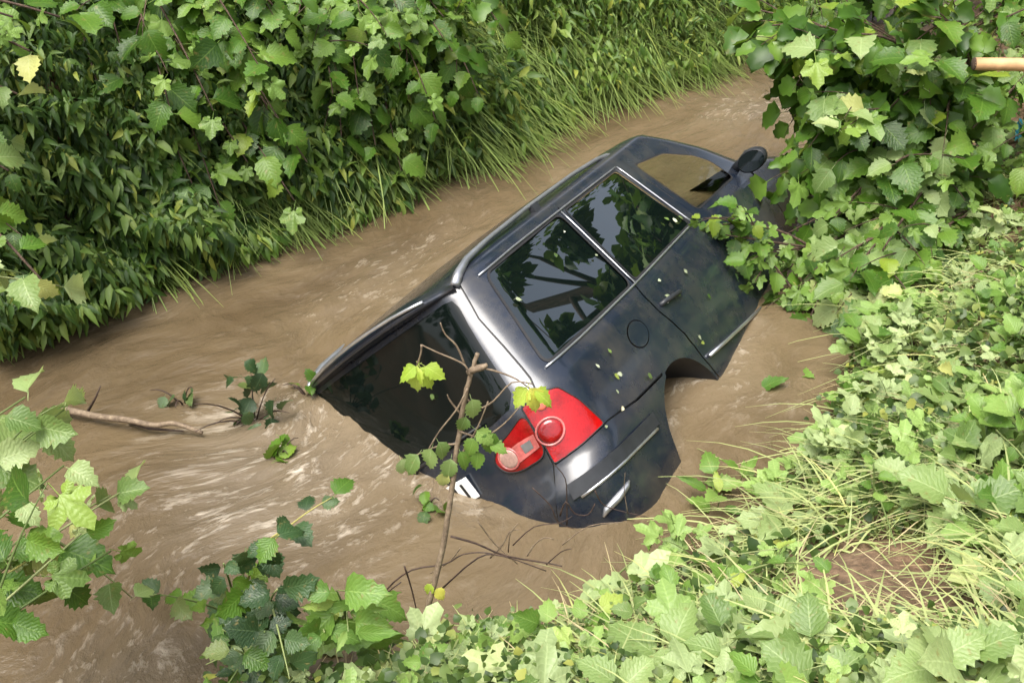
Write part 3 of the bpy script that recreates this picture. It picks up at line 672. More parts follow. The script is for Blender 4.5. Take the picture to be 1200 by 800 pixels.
def joined(name, P, D, N, S, V0, F0, mat, parent=None, rnd=None, base=(0, 0, 0)):
    """many small leaves as one mesh: positions, directions, normals, sizes"""
    P, D, N, S = (np.asarray(a, float) for a in (P, D, N, S))
    D = D / np.linalg.norm(D, axis=1, keepdims=True); N = N - D * (N * D).sum(1, keepdims=True); N = N / (np.linalg.norm(N, axis=1, keepdims=True) + 1e-9)
    X = np.cross(D, N); k = len(V0); jit = RNG.uniform(.75, 1.25, (len(P), 1, 1))
    V = (X[:, None] * (V0[None, :, :1] * jit) + D[:, None] * V0[None, :, 1:2] + N[:, None] * V0[None, :, 2:3]) * S[:, None, None] + (P - np.asarray(base))[:, None]
    F = (F0[None] + (np.arange(len(P)) * k)[:, None, None]).reshape(-1, 3)
    r = RNG.random(len(P)) if rnd is None else rnd
    return link(name, np_mesh(name, V.reshape(-1, 3), F, {'rnd': np.repeat(r, k)}), parent, mat)
def blades(name, P, AZ, L, droop, lean, width, mat, parent=None, seg=5, rnd=None):
    """long bending blades; AZ heading, droop how far they fall over"""
    n = len(P); ts = np.linspace(0, 1, seg + 1); h = np.stack([np.cos(AZ), np.sin(AZ), np.zeros(n)], 1); side = np.stack([-np.sin(AZ), np.cos(AZ), np.zeros(n)], 1)
    V = np.zeros((n, seg + 1, 2, 3))
    for i, tt in enumerate(ts):
        hor = L * (lean * tt + droop * tt * tt * .7); ver = L * (tt * (1 - .35 * lean) - droop * .85 * tt ** 2.2)
        c_ = P + h * hor[:, None] + np.array([0, 0, 1.]) * ver[:, None]
        w = (width * (1 - tt ** 2.2) + .0006)[:, None]
        V[:, i, 0] = c_ - side * w; V[:, i, 1] = c_ + side * w
    f = np.array([(2 * i, 2 * i + 1, 2 * i + 3, 2 * i + 2) for i in range(seg)])
    F = (f[None] + (np.arange(n) * (seg + 1) * 2)[:, None, None]).reshape(-1, 4)
    r = RNG.random(n) if rnd is None else rnd
    return link(name, np_mesh(name, V.reshape(-1, 3), F, {'rnd': np.repeat(r, (seg + 1) * 2)}), parent, mat)
def rays_to_ground(PX, PY, lo=1.0, hi=18):
    """where the lines of sight through those picture points meet the ground, with the ground normal"""
    p = CAM_PITCH; f = CAM_F * 1200
    D = np.stack([PX - 600, math.cos(p) * f + math.sin(p) * (400 - PY), -math.sin(p) * f + math.cos(p) * (400 - PY)], 1); D /= np.linalg.norm(D, axis=1, keepdims=True)
    t0 = np.full(len(PX), np.nan); tt = np.linspace(lo, hi, 220)
    for a in tt:
        q = np.array([0, 0, CAM_H]) + D * a; m = np.isnan(t0) & (q[:, 2] < ground_z(q[:, 0], q[:, 1])); t0[m] = a
    q = np.array([0, 0, CAM_H]) + D * np.nan_to_num(t0, nan=hi)[:, None]
    q[:, 2] = ground_z(q[:, 0], q[:, 1]); return q, ~np.isnan(t0)
def g_normal(P):
    e = .12; zx = ground_z(P[:, 0] + e, P[:, 1]) - ground_z(P[:, 0] - e, P[:, 1]); zy = ground_z(P[:, 0], P[:, 1] + e) - ground_z(P[:, 0], P[:, 1] - e)
    n = np.stack([-zx, -zy, np.full(len(P), 2 * e)], 1); return n / np.linalg.norm(n, axis=1, keepdims=True)
def bank_side(P):
    dr, _ = poly_dist(RIGHT_EDGE, P[:, 0], P[:, 1]); dl, _ = poly_dist(LEFT_EDGE, P[:, 0], P[:, 1]); return dr, -dl

# ---------------------------------------------------------------- shrubs and trees
def shrub(name, label, cat, base, tips, key, size, spacing=.085, lift=.5, rad=.02, limit=300, low_mat=None, group=None, bark=None, twigs=3, face=None, start=4):
    """arching branches from one foot, each with side twigs and leaves along it"""
    base = Vector(base); o = empty(name, base, label, cat, group); L = []
    for tip in tips:
        tip = Vector(tip); ctrl = base.lerp(tip, .5) + Vector((random.uniform(-.15, .15), random.uniform(-.15, .15), lift * (tip - base).length * random.uniform(.6, 1.1)))
        pts = bez(Vector((0, 0, 0)), ctrl - base, tip - base, 14); m = MB(); m.tube(pts, [rad * (1 - .82 * i / 14) + .002 for i in range(15)], 6); runs = [pts[start:]]
        for _ in range(twigs):
            i = random.randint(start + 1, 12); d = (pts[min(i + 2, 14)] - pts[i]).normalized(); q = (d + rvec(.5) + Vector((0, 0, -.15))).normalized() * random.uniform(.25, .5)
            tw = bez(pts[i], pts[i] + q * .5 + Vector((0, 0, .05)), pts[i] + q, 6); m.tube(tw, [.006 - .0007 * k for k in range(7)], 4); runs.append(tw)
        m.build('branch', bark or M_BARK, o)
        for run in runs:
            ln = sum((b - a).length for a, b in zip(run, run[1:])); n = max(2, int(ln / spacing)); side = 1
            for k in range(n + 1):
                u = k / n * (len(run) - 1.001); i = int(u); p = run[i].lerp(run[i + 1], u - i); d = (run[i + 1] - run[i]).normalized()
                sv = d.cross(UP); sv = sv.normalized() if sv.length > .05 else Vector((1, 0, 0)); side = -side
                ld = (sv * side * random.uniform(.4, 1.1) + d * random.uniform(.1, .8) + Vector((0, 0, random.uniform(-.75, .05))) + rvec(.18)).normalized()
                nn_ = (UP * .9 + rvec(.38) + (face or Vector((0, -.55, 0))))
                sz = size * random.uniform(.55, 1.15)
                L.append((base + p + ld * sz * .3, ld, nn_, sz))
    cp = Vector((0, 0, CAM_H))
    def vis(q):
        x, y = pix(q[0]); return (0 if -60 < x < 1260 and -60 < y < 860 else 50) + (q[0] - cp).length
    L.sort(key=vis)
    keys = key if isinstance(key, (list, tuple)) else [key]
    for p, d, n, s in L[:limit]: leaf_obj(o, base, random.choice(keys), p, d, n, s)
    rest = L[limit:]
    if rest:
        f = joined('foliage', [tuple(q[0]) for q in rest], [tuple(q[1]) for q in rest], [tuple(q[2]) for q in rest], [q[3] for q in rest], MID_V, MID_F, low_mat or M_HAZEL, o, None, base); f['kind'] = 'stuff'
    return o
def tree(name, label, base, height, rad, clumps, n_leaf, size, mat, lean=(0, 0), group=None):
    """trunk, limbs and a loose crown of leaf clumps; clumps = [(centre, radius)]"""
    base = Vector(base); o = empty(name, base, label, 'tree', group)
    topv = Vector((lean[0], lean[1], height)); pts = bez((0, 0, -.3), topv * .5 + Vector((random.uniform(-.2, .2), random.uniform(-.2, .2), 0)), topv, 12)
    m = MB(); m.tube([p + rvec(.015) for p in pts], [rad * (1.25 - .95 * (i / 12) ** .8) for i in range(13)], 12); m.build('trunk', M_BARK, o)
    P, D, N, S = [], [], [], []
    for c_, r in clumps:
        c_ = Vector(c_) - base; i = random.randint(4, 11); m = MB(); m.tube(bez(pts[i], pts[i].lerp(c_, .5) + Vector((0, 0, .25)), c_, 8), [rad * .35 * (1 - .1 * k) for k in range(9)], 6); m.build('branch', M_BARK, o)
        k = int(n_leaf * r * r)
        q = RNG.normal(size=(k, 3)); q /= np.linalg.norm(q, axis=1, keepdims=True); q *= (RNG.random((k, 1)) ** .45) * r * np.array([1, 1, .7])
        q *= (.65 + .7 * np_noise(q[:, 0:1] + c_.x, q[:, 1:2] + q[:, 2:3], 2.2, 7))
        P.append(q + np.array(c_)); D.append(q / r * .8 + RNG.normal(size=(k, 3)) * .5 + np.array([0, 0, -.4])); N.append(RNG.normal(size=(k, 3)) * .45 + np.array([0, 0, 1.])); S.append(RNG.uniform(.6, 1.2, k) * size)
    f = joined('crown', np.concatenate(P), np.concatenate(D), np.concatenate(N), np.concatenate(S), WIDE_V, LOW_F, mat, o); f['kind'] = 'stuff'
    return o

# ---------------------------------------------------------------- far bank
# undergrowth: thousands of small leaves in a thick mat over the steep bank
def mat_cover(name, label, cat, mask, n, box, thick, size, mat, V0=LOW_V, down=.5):
    PX = RNG.uniform(box[0], box[2], n); PY = RNG.uniform(box[1], box[3], n); q, ok = rays_to_ground(PX, PY); ok &= mask(q, PX, PY); q = q[ok]
    g = g_normal(q); h = RNG.random((len(q), 1)) ** .8 * thick * (.15 + 1.2 * np_noise(q[:, :1], q[:, 1:2] + q[:, 2:3], 1.9, 9) + .75 * np_noise(q[:, :1], q[:, 1:2] + q[:, 2:3], 5.5, 29)); q = q + g * h
    d = g * .5 + RNG.normal(size=q.shape) * .55 + np.array([0, -.1, -down]); nn_ = np.array([0, -.35, .8]) + g * .4 + RNG.normal(size=q.shape) * .4
    o = joined(name, q, d, nn_, RNG.uniform(.45, 1.35, len(q)) * (.6 + .8 * np_noise(q[:, 0], q[:, 1] + q[:, 2], 2.2, 33)) * size, V0, LOW_F, mat); return tag(o, label, cat, None, 'stuff')
left = lambda q, x, y: bank_side(q)[1] > .02
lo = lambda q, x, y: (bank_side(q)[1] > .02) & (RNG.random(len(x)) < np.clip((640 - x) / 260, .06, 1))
mat_cover('leafy_cover', 'mixed bright small leaves growing through the far bank grass', 'undergrowth', left, 18000, (250, -60, 930, 260), .34, .10, M_GRASS, SLIM_V, .9)
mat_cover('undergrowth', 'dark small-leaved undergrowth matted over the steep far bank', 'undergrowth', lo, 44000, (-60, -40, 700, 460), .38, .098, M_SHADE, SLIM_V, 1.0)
mat_cover('hanging_undergrowth', 'lighter nettle leaves hanging to the water along the far bank foot', 'undergrowth', lambda q, x, y: (bank_side(q)[1] > -.06) & (bank_side(q)[1] < .55) & (np_noise(q[:, 0], q[:, 1], 1.8, 23) > .38), 22000, (-60, 100, 640, 470), .34, .09, M_GRASS, SLIM_V, 1.2)
# grass hanging down the far bank
def grass(name, label, mask, n, box, L, droop, lean, width, mat, toward=-math.pi / 2, spread=.8, clump=0):
    PX = RNG.uniform(box[0], box[2], n); PY = RNG.uniform(box[1], box[3], n); q, ok = rays_to_ground(PX, PY); ok &= mask(q, PX, PY); q = q[ok]; k = len(q)
    if clump: q[:, 0] += (np_noise(q[:, 0], q[:, 1], 5, 3) - .5) * clump; q[:, 2] = ground_z(q[:, 0], q[:, 1])
    az = toward + RNG.normal(size=k) * spread + (np_noise(q[:, 0], q[:, 1], 2.6, 13) - .5) * 3.0
    Lk = RNG.uniform(*L, k) * (.6 + .8 * np_noise(q[:, 0], q[:, 1], 1.7, 17)); dr = RNG.uniform(*droop, k)
    o = blades(name, q, az, Lk, dr, RNG.uniform(*lean, k), np.full(k, width) * RNG.uniform(.6, 1.3, k), mat)
    return tag(o, label, 'grass', None, 'stuff')
def tuft_grass(name, label, mask, n, box, L, per, width, mat):
    PX = RNG.uniform(box[0], box[2], n); PY = RNG.uniform(box[1], box[3], n); q, ok = rays_to_ground(PX, PY); ok &= mask(q, PX, PY); q = q[ok]; k = len(q)
    heading = R_(-55) + (np_noise(q[:, 0], q[:, 1], 1.3, 13) - .5) * 3.5; hue = np_noise(q[:, 0], q[:, 1], 1.1, 19); Lt = RNG.uniform(*L, k) * (.6 + .8 * np_noise(q[:, 0], q[:, 1], 1.7, 17))
    r = lambda a: np.repeat(a, per, 0); m = k * per
    P = r(q) + RNG.normal(size=(m, 3)) * np.array([.035, .035, .01]); az = r(heading) + RNG.normal(size=m) * 1.25
    o = blades(name, P, az, r(Lt) * RNG.uniform(.5, 1.15, m), RNG.uniform(.7, 2.0, m), RNG.uniform(.05, .6, m), np.full(m, width) * RNG.uniform(.5, 1.4, m), mat, None, 6, np.clip(r(hue) * .75 + RNG.random(m) * .4 - .1, 0, .999))
    return tag(o, label, 'grass', None, 'stuff')
gm = lambda q, x, y: (bank_side(q)[1] > .0) & (RNG.random(len(x)) < np.clip((x - 180) / 240, .05, 1))
tuft_grass('bank_grass', 'long green grass hanging down the far bank to the water', gm, 2600, (150, -60, 960, 300), (.18, .40), 14, .006, M_GRASS)
tuft_grass('edge_grass', 'ragged grass trailing in the water along the far bank foot', lambda q, x, y: (bank_side(q)[1] > -.02) & (bank_side(q)[1] < .35) & (RNG.random(len(x)) < np.clip((x - 150) / 250, .05, 1)), 2600, (-60, 40, 940, 470), (.22, .45), 12, .005, M_GRASS)

for px, py, r in ((470, 238, .9), (545, 205, 1.1), (590, 185, 1.2), (645, 160, 1.15), (710, 128, 1.1), (765, 118, 1.0), (815, 102, .9), (330, 282, .8), (255, 300, .8), (170, 335, .8), (610, 150, 1.1), (690, 105, 1.1), (520, 170, 1.1), (750, 90, 1.0)):
    q = rays_to_ground(np.array([float(px)]), np.array([py - 12.]))[0][0]; k = 190; P = np.array(q)[None] + RNG.normal(size=(k, 3)) * np.array([.09, .07, .02]) * r; P[:, 2] = ground_z(P[:, 0], P[:, 1])
    az = RNG.uniform(0, 2 * math.pi, k) * .6 + R_(-55) * .4 + RNG.normal(size=k) * .5 - 1.2
    e_ = empty('grass_tussock', q, 'bright green grass tussock drooping from the far bank into the stream', 'grass', 'grass tussocks along the far bank')
    tb_ = blades('blades', P - np.array(q), az, RNG.uniform(.28, .55, k) * r, RNG.uniform(.9, 2.0, k), RNG.uniform(.2, .9, k), np.full(k, .0065) * RNG.uniform(.6, 1.4, k), M_GRASS, e_, 7, RNG.uniform(.35, .999, k)); tb_['kind'] = 'stuff'
def A(px, py, Y): return at(px, py, Y)
# hazels leaning out over the far bank
hb = Vector((-3.25, 8.0, gz(-3.25, 8.0) - .1))
shrub('hazel_shrub', 'big-leaved hazel bush hanging over the far bank beside the tree trunk', 'shrub', hb,
      [A(225, 215, 6.1), A(120, 120, 6.2), A(250, 130, 6.2), A(215, 60, 6.5), A(330, 145, 6.3), A(160, 30, 6.6), A(345, 235, 6.2), A(280, 40, 6.6), A(290, 190, 6.3), A(150, 90, 6.2), A(170, 170, 6.3), A(310, 90, 6.3), A(260, 250, 6.1), A(360, 190, 6.3), A(330, 20, 6.6), A(240, 20, 6.6), A(200, 130, 6.1)], ['hazel', 'hazel_lobed', 'hazel'], .185, .078, .28, .011, twigs=8)
hb = Vector((-1.55, 8.9, gz(-1.55, 8.9) - .1))
shrub('hazel_shrub', 'light green hazel bush over the grassy far bank above the car roof', 'shrub', hb,
      [A(420, 110, 6.9), A(470, 60, 7.1), A(500, 110, 7.0), A(380, 60, 7.0), A(530, 60, 7.2), A(440, 170, 6.9), A(350, 15, 7.2), A(590, 35, 7.5), A(460, 10, 7.4), A(400, 160, 6.8), A(520, 20, 7.4), A(430, 40, 7.0), A(510, 140, 7.0), A(390, 110, 6.8), A(470, 200, 6.9), A(560, 110, 7.3)], ['hazel', 'hazel', 'hazel_lobed'], .17, .08, .25, .010, twigs=8)
hb = Vector((-4.4, 5.6, gz(-4.4, 5.6) - .1))
shrub('hazel_shrub', 'pale-leaved bush reaching in over the far bank foot', 'shrub', hb,
      [A(20, 110, 5.0), A(35, 60, 5.1), A(55, 335, 4.3), A(15, 20, 5.2), A(10, 200, 4.9), A(70, 20, 5.3)], ['vine_round', 'hazel', 'hazel_lobed'], .15, .10, .25, .018)
# the tree whose trunk shows, and its neighbours; their crowns are above the frame
tb = at(78, 60, 7.2); tb.z = gz(tb.x, tb.y)
tree('bank_tree', 'brown tree trunk standing in the shade behind the hazel bush', tb, 6.0, .12, [((-4.4, 7.9, 4.8), 1.3), ((-3.2, 8.9, 5.4), 1.2), ((-5.2, 7.4, 4.4), 1.4), ((-3.6, 9.8, 5.6), 1.6)], 700, .17, M_HAZEL, (-.3, .3))
for i, (x, y, h, cl) in enumerate([(-1.2, 11.2, 7, [((-1, 11, 5), 1.5), ((.2, 11.6, 5.4), 1.4), ((-.6, 12.2, 6), 1.6), ((-2.2, 11.4, 5.2), 1.4)]), (2.4, 14.2, 8, [((2, 13, 4.6), 1.9), ((3.6, 13.8, 5.4), 1.9), ((1, 14.4, 5), 1.8), ((2.6, 14.8, 6.6), 1.9), ((4.6, 15, 4), 1.7)]), (-7.5, 7.5, 8, [((-7, 6.5, 4.6), 2), ((-8, 7.6, 6), 2.2), ((-6.2, 8.6, 5.5), 1.8)]), (-9.5, 4.0, 8, [((-9, 3.6, 4.0), 2.2), ((-9.5, 4.5, 6), 2.2), ((-8.2, 5.2, 3.0), 1.6), ((-9.8, 2.4, 3.2), 1.8)])]):
    tree('bank_tree', 'leafy tree growing on top of the far bank', (x, y, gz(x, y)), h, .13, cl, 420, .2, M_HAZEL, (.2, -.3), 'trees along the far bank')
# unseen near-bank trees, added for window reflections; the first crown rings a sky gap
for i, (x, y, h, cl) in enumerate([(4.9, 10.2, 7, [((2.8, 8.75, 4.15), .36), ((3.25, 7.6, 4.6), .45), ((3.95, 9.0, 3.25), .42), ((3.3, 9.5, 3.55), .36), ((2.95, 8.15, 4.5), .36), ((3.75, 8.3, 3.9), .25), ((4.6, 8.2, 3.4), .6), ((3.9, 10.5, 2.9), .7), ((2.5, 9.5, 4.4), .5), ((4.4, 9.8, 3.0), .55), ((5.4, 8.4, 2.4), .8), ((5.6, 9.6, 3.6), .8)]), (7.2, 7.6, 7.5, [((7, 7.6, 4.6), 2), ((6.2, 6.6, 3.8), 1.4), ((7.8, 8.6, 5.6), 2), ((6.2, 8.4, 3.2), 1.4)]), (8.6, 3.2, 8, [((8.2, 3.2, 4.2), 2), ((8.8, 4.2, 5.6), 2.2), ((8, 2, 3.4), 1.7)])]):
    tree('bank_tree', 'unseen leafy tree added behind the near bank for window reflections', (x, y, gz(x, y)), h, .14, cl, 1500 if i == 0 else 500, .2, M_HAZEL, (-.2, .1), 'trees behind the near bank')

shrub('far_bush', 'shaded bush on the far bank upstream behind the drooping shrub', 'shrub', Vector((3.4, 12.9, gz(3.4, 12.9))),
      [A(800, -10, 11.2), A(845, 15, 11.0), A(880, 35, 10.8), A(915, 25, 10.9), A(950, 20, 11.0), A(1000, 25, 11.0), A(1050, 15, 11.2), A(1090, 30, 11.3), A(860, 0, 11.4), A(970, 0, 11.4), A(1030, -5, 11.6), A(900, 50, 10.8)], ['hazel', 'hazel_lobed'], .24, .10, .3, .02, low_mat=M_HAZEL, twigs=6)
# ---------------------------------------------------------------- right shrub over the car's nose
sb = Vector((3.05, 6.9, gz(3.05, 6.9) - .05))
shrub('vine_covered_shrub', 'broad-leaved shrub on the near bank drooping over the nose of the car', 'shrub', sb,
      [A(905, 30, 6.9), A(925, 100, 6.9), A(965, 60, 6.6), A(985, 190, 6.2), A(975, 260, 5.9), A(965, 330, 5.6), A(1010, 40, 6.4), A(1010, 130, 6.1), A(1060, 80, 6.2), A(1050, 190, 5.9), A(1090, 20, 6.3), A(980, 250, 5.9), A(1000, 320, 5.5), A(1110, 130, 6.1), A(880, 10, 7.1), A(1070, 240, 5.8), A(950, 370, 5.45), A(985, 395, 5.3), A(915, 60, 6.8), A(965, 140, 6.5), A(1030, 300, 5.5), A(970, 120, 6.3)], ['hazel', 'hazel', 'vine_round', 'hazel_lobed'], .19, .085, .35, .018, low_mat=M_HAZEL, twigs=7)
shrub('low_shrub', 'low bushy shrub hanging over the water between the car door and the near bank', 'shrub', Vector((3.0, 6.2, gz(3.0, 6.2) - .05)),
      [A(910, 225, 6.5), A(920, 275, 6.1), A(915, 320, 5.8), A(930, 350, 5.6), A(945, 385, 5.4), A(965, 340, 5.5), A(985, 300, 5.6), A(1000, 375, 5.2), A(945, 240, 6.3), A(935, 200, 6.6), A(1030, 330, 5.4), A(920, 300, 6.0)], ['hazel', 'hazel', 'vine_round', 'hazel_lobed'], .15, .08, .3, .01, low_mat=M_HAZEL, twigs=5)
shrub('vine_covered_shrub', 'low leafy spray hanging across the car door', 'branch', at(950, 290, 5.9), [A(830, 265, 5.75), A(885, 330, 5.6), A(850, 275, 5.75)], ['hazel', 'hazel_lobed'], .115, .07, .12, .008)
shrub('vine_covered_shrub', 'leafy shrub at the top of the near bank beside the wooden pole', 'shrub', Vector((4.6, 7.4, gz(4.6, 7.4))),
      [A(1130, 30, 6.6), A(1180, 20, 6.4), A(1190, 110, 6.3), A(1140, 150, 6.1), A(1110, 60, 6.6), A(1230, 60, 6.4), A(1200, 190, 6.0)], ['hazel', 'hazel_lobed'], .15, .09, .35, .014, twigs=6)

# ---------------------------------------------------------------- near bank
def on_water(px, py, z=WATER_Z): 
    a = at(px, py, 1.0); o = Vector((0, 0, CAM_H)); d = a - o; return o + d * ((z - CAM_H) / d.z)
BARE = rays_to_ground(np.array([1045., 870.]), np.array([690., 690.]))[0][:1]
near = lambda q, x, y: (bank_side(q)[0] > .03) & (np.hypot(q[:, 0] - BARE[0, 0], q[:, 1] - BARE[0, 1]) > .30 + .14 * np_noise(q[:, 0], q[:, 1], 8, 2))
o = mat_cover('ground_cover', 'dense low small-leaved plants carpeting the near bank', 'ground cover', near, 30000, (150, -20, 1260, 860), .14, .040, M_COVER, WIDE_V, .1)
grass('bank_grass', 'pale tangled grass among the weeds on the near bank', near, 8500, (200, 200, 1260, 860), (.14, .38), (.5, 1.8), (.2, 1.1), .0042, M_PALEGRASS, R_(120), 2.2)
grass('straw', 'dry straw stems lying among the weeds of the near bank', near, 3500, (300, 300, 1260, 860), (.10, .26), (.3, 1.0), (.8, 1.6), .0022, M_STRAW, R_(120), 3)
def weed(name, label, cat, group, base, key, n, h, size, lean=None, stems=2, spread=.55, stem_mat=None):
    base = Vector(base); o = empty(name, base, label, cat, group); lean = lean or Vector((0, 0, 0))
    keys = key if isinstance(key, (list, tuple)) else [key]
    for s in range(stems):
        d = (Vector((random.gauss(0, spread), random.gauss(0, spread), 1)) + lean).normalized() * h * random.uniform(.7, 1.15)
        pts = bez((0, 0, -.03), d * .5 + Vector((0, 0, h * .2)), d + Vector((0, 0, -h * .1)), 7); m = MB(); m.tube(pts, [.0045 - .0004 * k for k in range(8)], 4); m.build('stem', stem_mat or M_STEM, o)
        k = max(2, n // stems); a0 = random.uniform(0, 6.28)
        for i in range(k):
            u = .3 + .7 * (i + .5) / k * .999; j = min(6, int(u * 7)); p = pts[j].lerp(pts[j + 1], u * 7 - j)
            a = a0 + i * 2.4 + random.uniform(-.3, .3); sz = size * random.uniform(.65, 1.15) * (1 - .2 * u)
            ld = Vector((math.cos(a), math.sin(a), random.uniform(-.35, .35))) * (1.15 - .5 * u) + d.normalized() * (.25 + .4 * u * u)
            leaf_obj(o, (0, 0, 0), random.choice(keys), p + ld.normalized() * sz * .3, ld, UP * 1.1 + Vector((0, -.3, 0)) + rvec(.25), sz)
    return o
def spaced(box, gap, mask, tries=4000):
    pts = []
    for _ in range(tries):
        x, y = random.uniform(box[0], box[2]), random.uniform(box[1], box[3])
        if all((x - a) ** 2 + (y - b) ** 2 > gap * gap for a, b in pts): pts.append((x, y))
    P_ = np.array(pts); q, ok = rays_to_ground(P_[:, 0], P_[:, 1]); ok &= mask(q, P_[:, 0], P_[:, 1])
    return [(Vector(q[i]), P_[i]) for i in range(len(q)) if ok[i]]
KINDS = [('vine_plant', 'trailing vine with pale lobed leaves among the near bank weeds', 'vine', 'trailing vines on the near bank', ['vine'], 7, .18, .165, 2, .9),
         ('broad_leaf_weed', 'weed with pale rounded toothed leaves on the near bank', 'weed', 'round-leaved weeds on the near bank', ['vine_round'], 8, .18, .14, 2, .7),
         ('nettle_plant', 'bright green weed with pointed oval leaves on the near bank', 'weed', 'oval-leaved weeds on the near bank', ['weed'], 10, .27, .12, 2, .5),
         ('buttercup_plant', 'low weed with small cut green leaves on the near bank', 'weed', 'cut-leaved weeds on the near bank', ['weed_lobed'], 9, .15, .125, 3, .9)]
for p, px in spaced((380, 230, 1240, 850), 33, near) + spaced((890, 200, 1250, 560), 34, near) + spaced((1090, 40, 1250, 260), 24, near):
    w = [2.2, 2.4, 1.4, 1.8] if px[0] > 760 else [3, 1.2, 2.2, 1.5]
    nm, lb, ct, gp, ky, n, h, sz, st, sp = random.choices(KINDS, w)[0]
    if 990 < px[0] < 1095 and 640 < px[1] < 800: continue
    weed(nm, lb, ct, gp, p, ky, n, h * random.uniform(.6, 1.3), sz * random.uniform(.55, 1.4), None, st, sp)
for px, py in ((855, 610), (830, 640), (900, 520), (915, 490), (385, 780), (455, 730), (560, 740), (690, 700), (1010, 430)):
    q, ok = rays_to_ground(np.array([float(px)]), np.array([float(py)]))
    weed('tall_weed', 'upright weed with long pale pointed leaves at the near bank edge', 'weed', 'pointed-leaved weeds along the near bank edge', q[0], ['lance', 'weed'], 10, .34, .16, Vector((0, 0, .6)), 2, .3)
for px, py, s in ((430, 800, .23), (520, 790, .19), (630, 720, .23), (700, 740, .19), (770, 790, .22), (900, 800, .19), (850, 760, .17), (590, 790, .19), (980, 400, .2), (1040, 420, .2), (1100, 520, .18), (1180, 640, .2), (1150, 780, .2)):
    q, ok = rays_to_ground(np.array([float(px)]), np.array([float(py)]))
    weed('large_vine_plant', 'vine with extra large pale leaves low on the near bank', 'vine', 'large-leaved vines at the near bank foot', q[0], ['vine', 'weed_lobed', 'vine_round'], 7, .22, s * .8, None, 2, .6)
for i in range(44):
    u = random.random() * 4.999; k = 4 + int(u); (ax, ay), (bx, by) = RIGHT_EDGE[k], RIGHT_EDGE[k + 1]; f = u - int(u); d = random.uniform(.04, .30); dx, dy = bx - ax, by - ay; l = math.hypot(dx, dy)
    x, y = ax + dx * f + dy / l * d, ay + dy * f - dx / l * d
    if x < .55: continue
    weed('water_edge_vine', 'pale broad-leaved vine leaning from the near bank over the water edge', 'vine', 'vines along the near water edge', (x, y, gz(x, y)), random.choice([['vine'], ['vine_round'], ['vine_round', 'lance'], ['weed_lobed']]), 8, .26, .15, Vector((-dy / l * .5, dx / l * .5, 0)), 2, .45)
# long pale runner stems
for i, pts in enumerate([[(640, 800), (720, 715), (790, 650), (850, 590)], [(560, 810), (700, 745), (800, 700), (905, 690)], [(760, 800), (830, 735), (900, 700), (960, 720)], [(600, 700), (640, 740), (660, 800)], [(950, 560), (1010, 610), (1040, 680)], [(1120, 480), (1160, 560), (1200, 600)], [(1090, 420), (1130, 410), (1200, 440)], [(850, 640), (930, 600), (990, 530)]]):
    P_ = np.array(pts, float); q, ok = rays_to_ground(P_[:, 0], P_[:, 1]); b = Vector(q[0]); o = empty('runner_stem', b, 'long pale green runner stem lying over the near bank weeds', 'stem', 'pale runner stems on the near bank')
    vs = [Vector(v) + Vector((0, 0, (.02 if k == 0 else .14 + .05 * (k % 2)))) - b for k, v in enumerate(q)]
    cur = []
    for k in range(len(vs) - 1): cur += [vs[k].lerp(vs[k + 1], j / 5) + Vector((0, 0, .015 * math.sin(j / 5 * math.pi))) for j in range(5)]
    cur.append(vs[-1]); m = MB(); m.tube(cur, [.006 - .004 * k / len(cur) for k in range(len(cur))], 5); m.build('stem', M_STEM, o)
    for k in range(3, len(cur), 4): leaf_obj(o, (0, 0, 0), 'weed', cur[k], rvec() + UP * .3, UP + rvec(.3), .07)

# ---------------------------------------------------------------- snapped sapling in front of the car
def poly3(pts, Y): return [at(x, y, Y if not isinstance(Y, (list, tuple)) else Y[k]) for k, (x, y) in enumerate(pts)]
def smooth_path(pts, n=4):
    out = []; N = len(pts)
    for i in range(N - 1):
        a, b, c_, d = pts[max(i - 1, 0)], pts[i], pts[i + 1], pts[min(i + 2, N - 1)]
        for k in range(n):
            t = k / n; out.append(.5 * ((2 * b) + (c_ - a) * t + (2 * a - 5 * b + 4 * c_ - d) * t * t + (3 * b - a - 3 * c_ + d) * t ** 3))
    return out + [pts[-1]]
stick = poly3([(494, 770), (503, 705), (516, 655), (527, 590), (536, 520), (545, 465), (553, 435), (560, 414)], [2.92, 2.96, 3.0, 3.04, 3.08, 3.1, 3.12, 3.13])
b = stick[0].copy(); sap = empty('snapped_sapling', b, 'thin snapped sapling with few leaves standing up in front of the tail lamp', 'sapling')
m = MB(); cur = smooth_path([p - b for p in stick], 4); m.tube([p + rvec(.0015) for p in cur], [.0125 - .0055 * k / len(cur) for k in range(len(cur))], 8); m.build('stem', M_TWIG, sap)
m = MB(); m.tube([p - b for p in poly3([(548, 437), (556, 432), (566, 430), (571, 427)], 3.12)], [.011, .014, .012, .006], 6); m.build('broken_knot', M_TWIG, sap)
tw = [([(551, 440), (545, 428), (530, 420), (513, 413), (494, 404)], 3.1), ([(545, 428), (535, 405), (522, 392), (516, 378)], 3.11), ([(494, 404), (493, 415), (488, 428)], 3.1), ([(566, 431), (585, 436), (605, 444), (622, 456)], 3.12),
      ([(545, 465), (560, 478), (578, 470), (600, 448), (625, 450)], 3.1), ([(538, 505), (565, 512), (590, 497), (610, 475)], 3.08), ([(540, 485), (528, 470), (524, 462)], 3.1), ([(536, 520), (515, 522), (490, 532), (470, 540)], 3.08), ([(548, 455), (535, 480), (515, 505), (500, 530)], 3.07), ([(532, 548), (548, 520), (560, 500), (572, 470)], 3.08)]
for pts, Y in tw:
    m = MB(); c3 = smooth_path([p - b for p in poly3(pts, Y)], 3); m.tube(c3, [.0042 - .0022 * k / len(c3) for k in range(len(c3))], 5); m.build('twig', M_TWIG, sap)
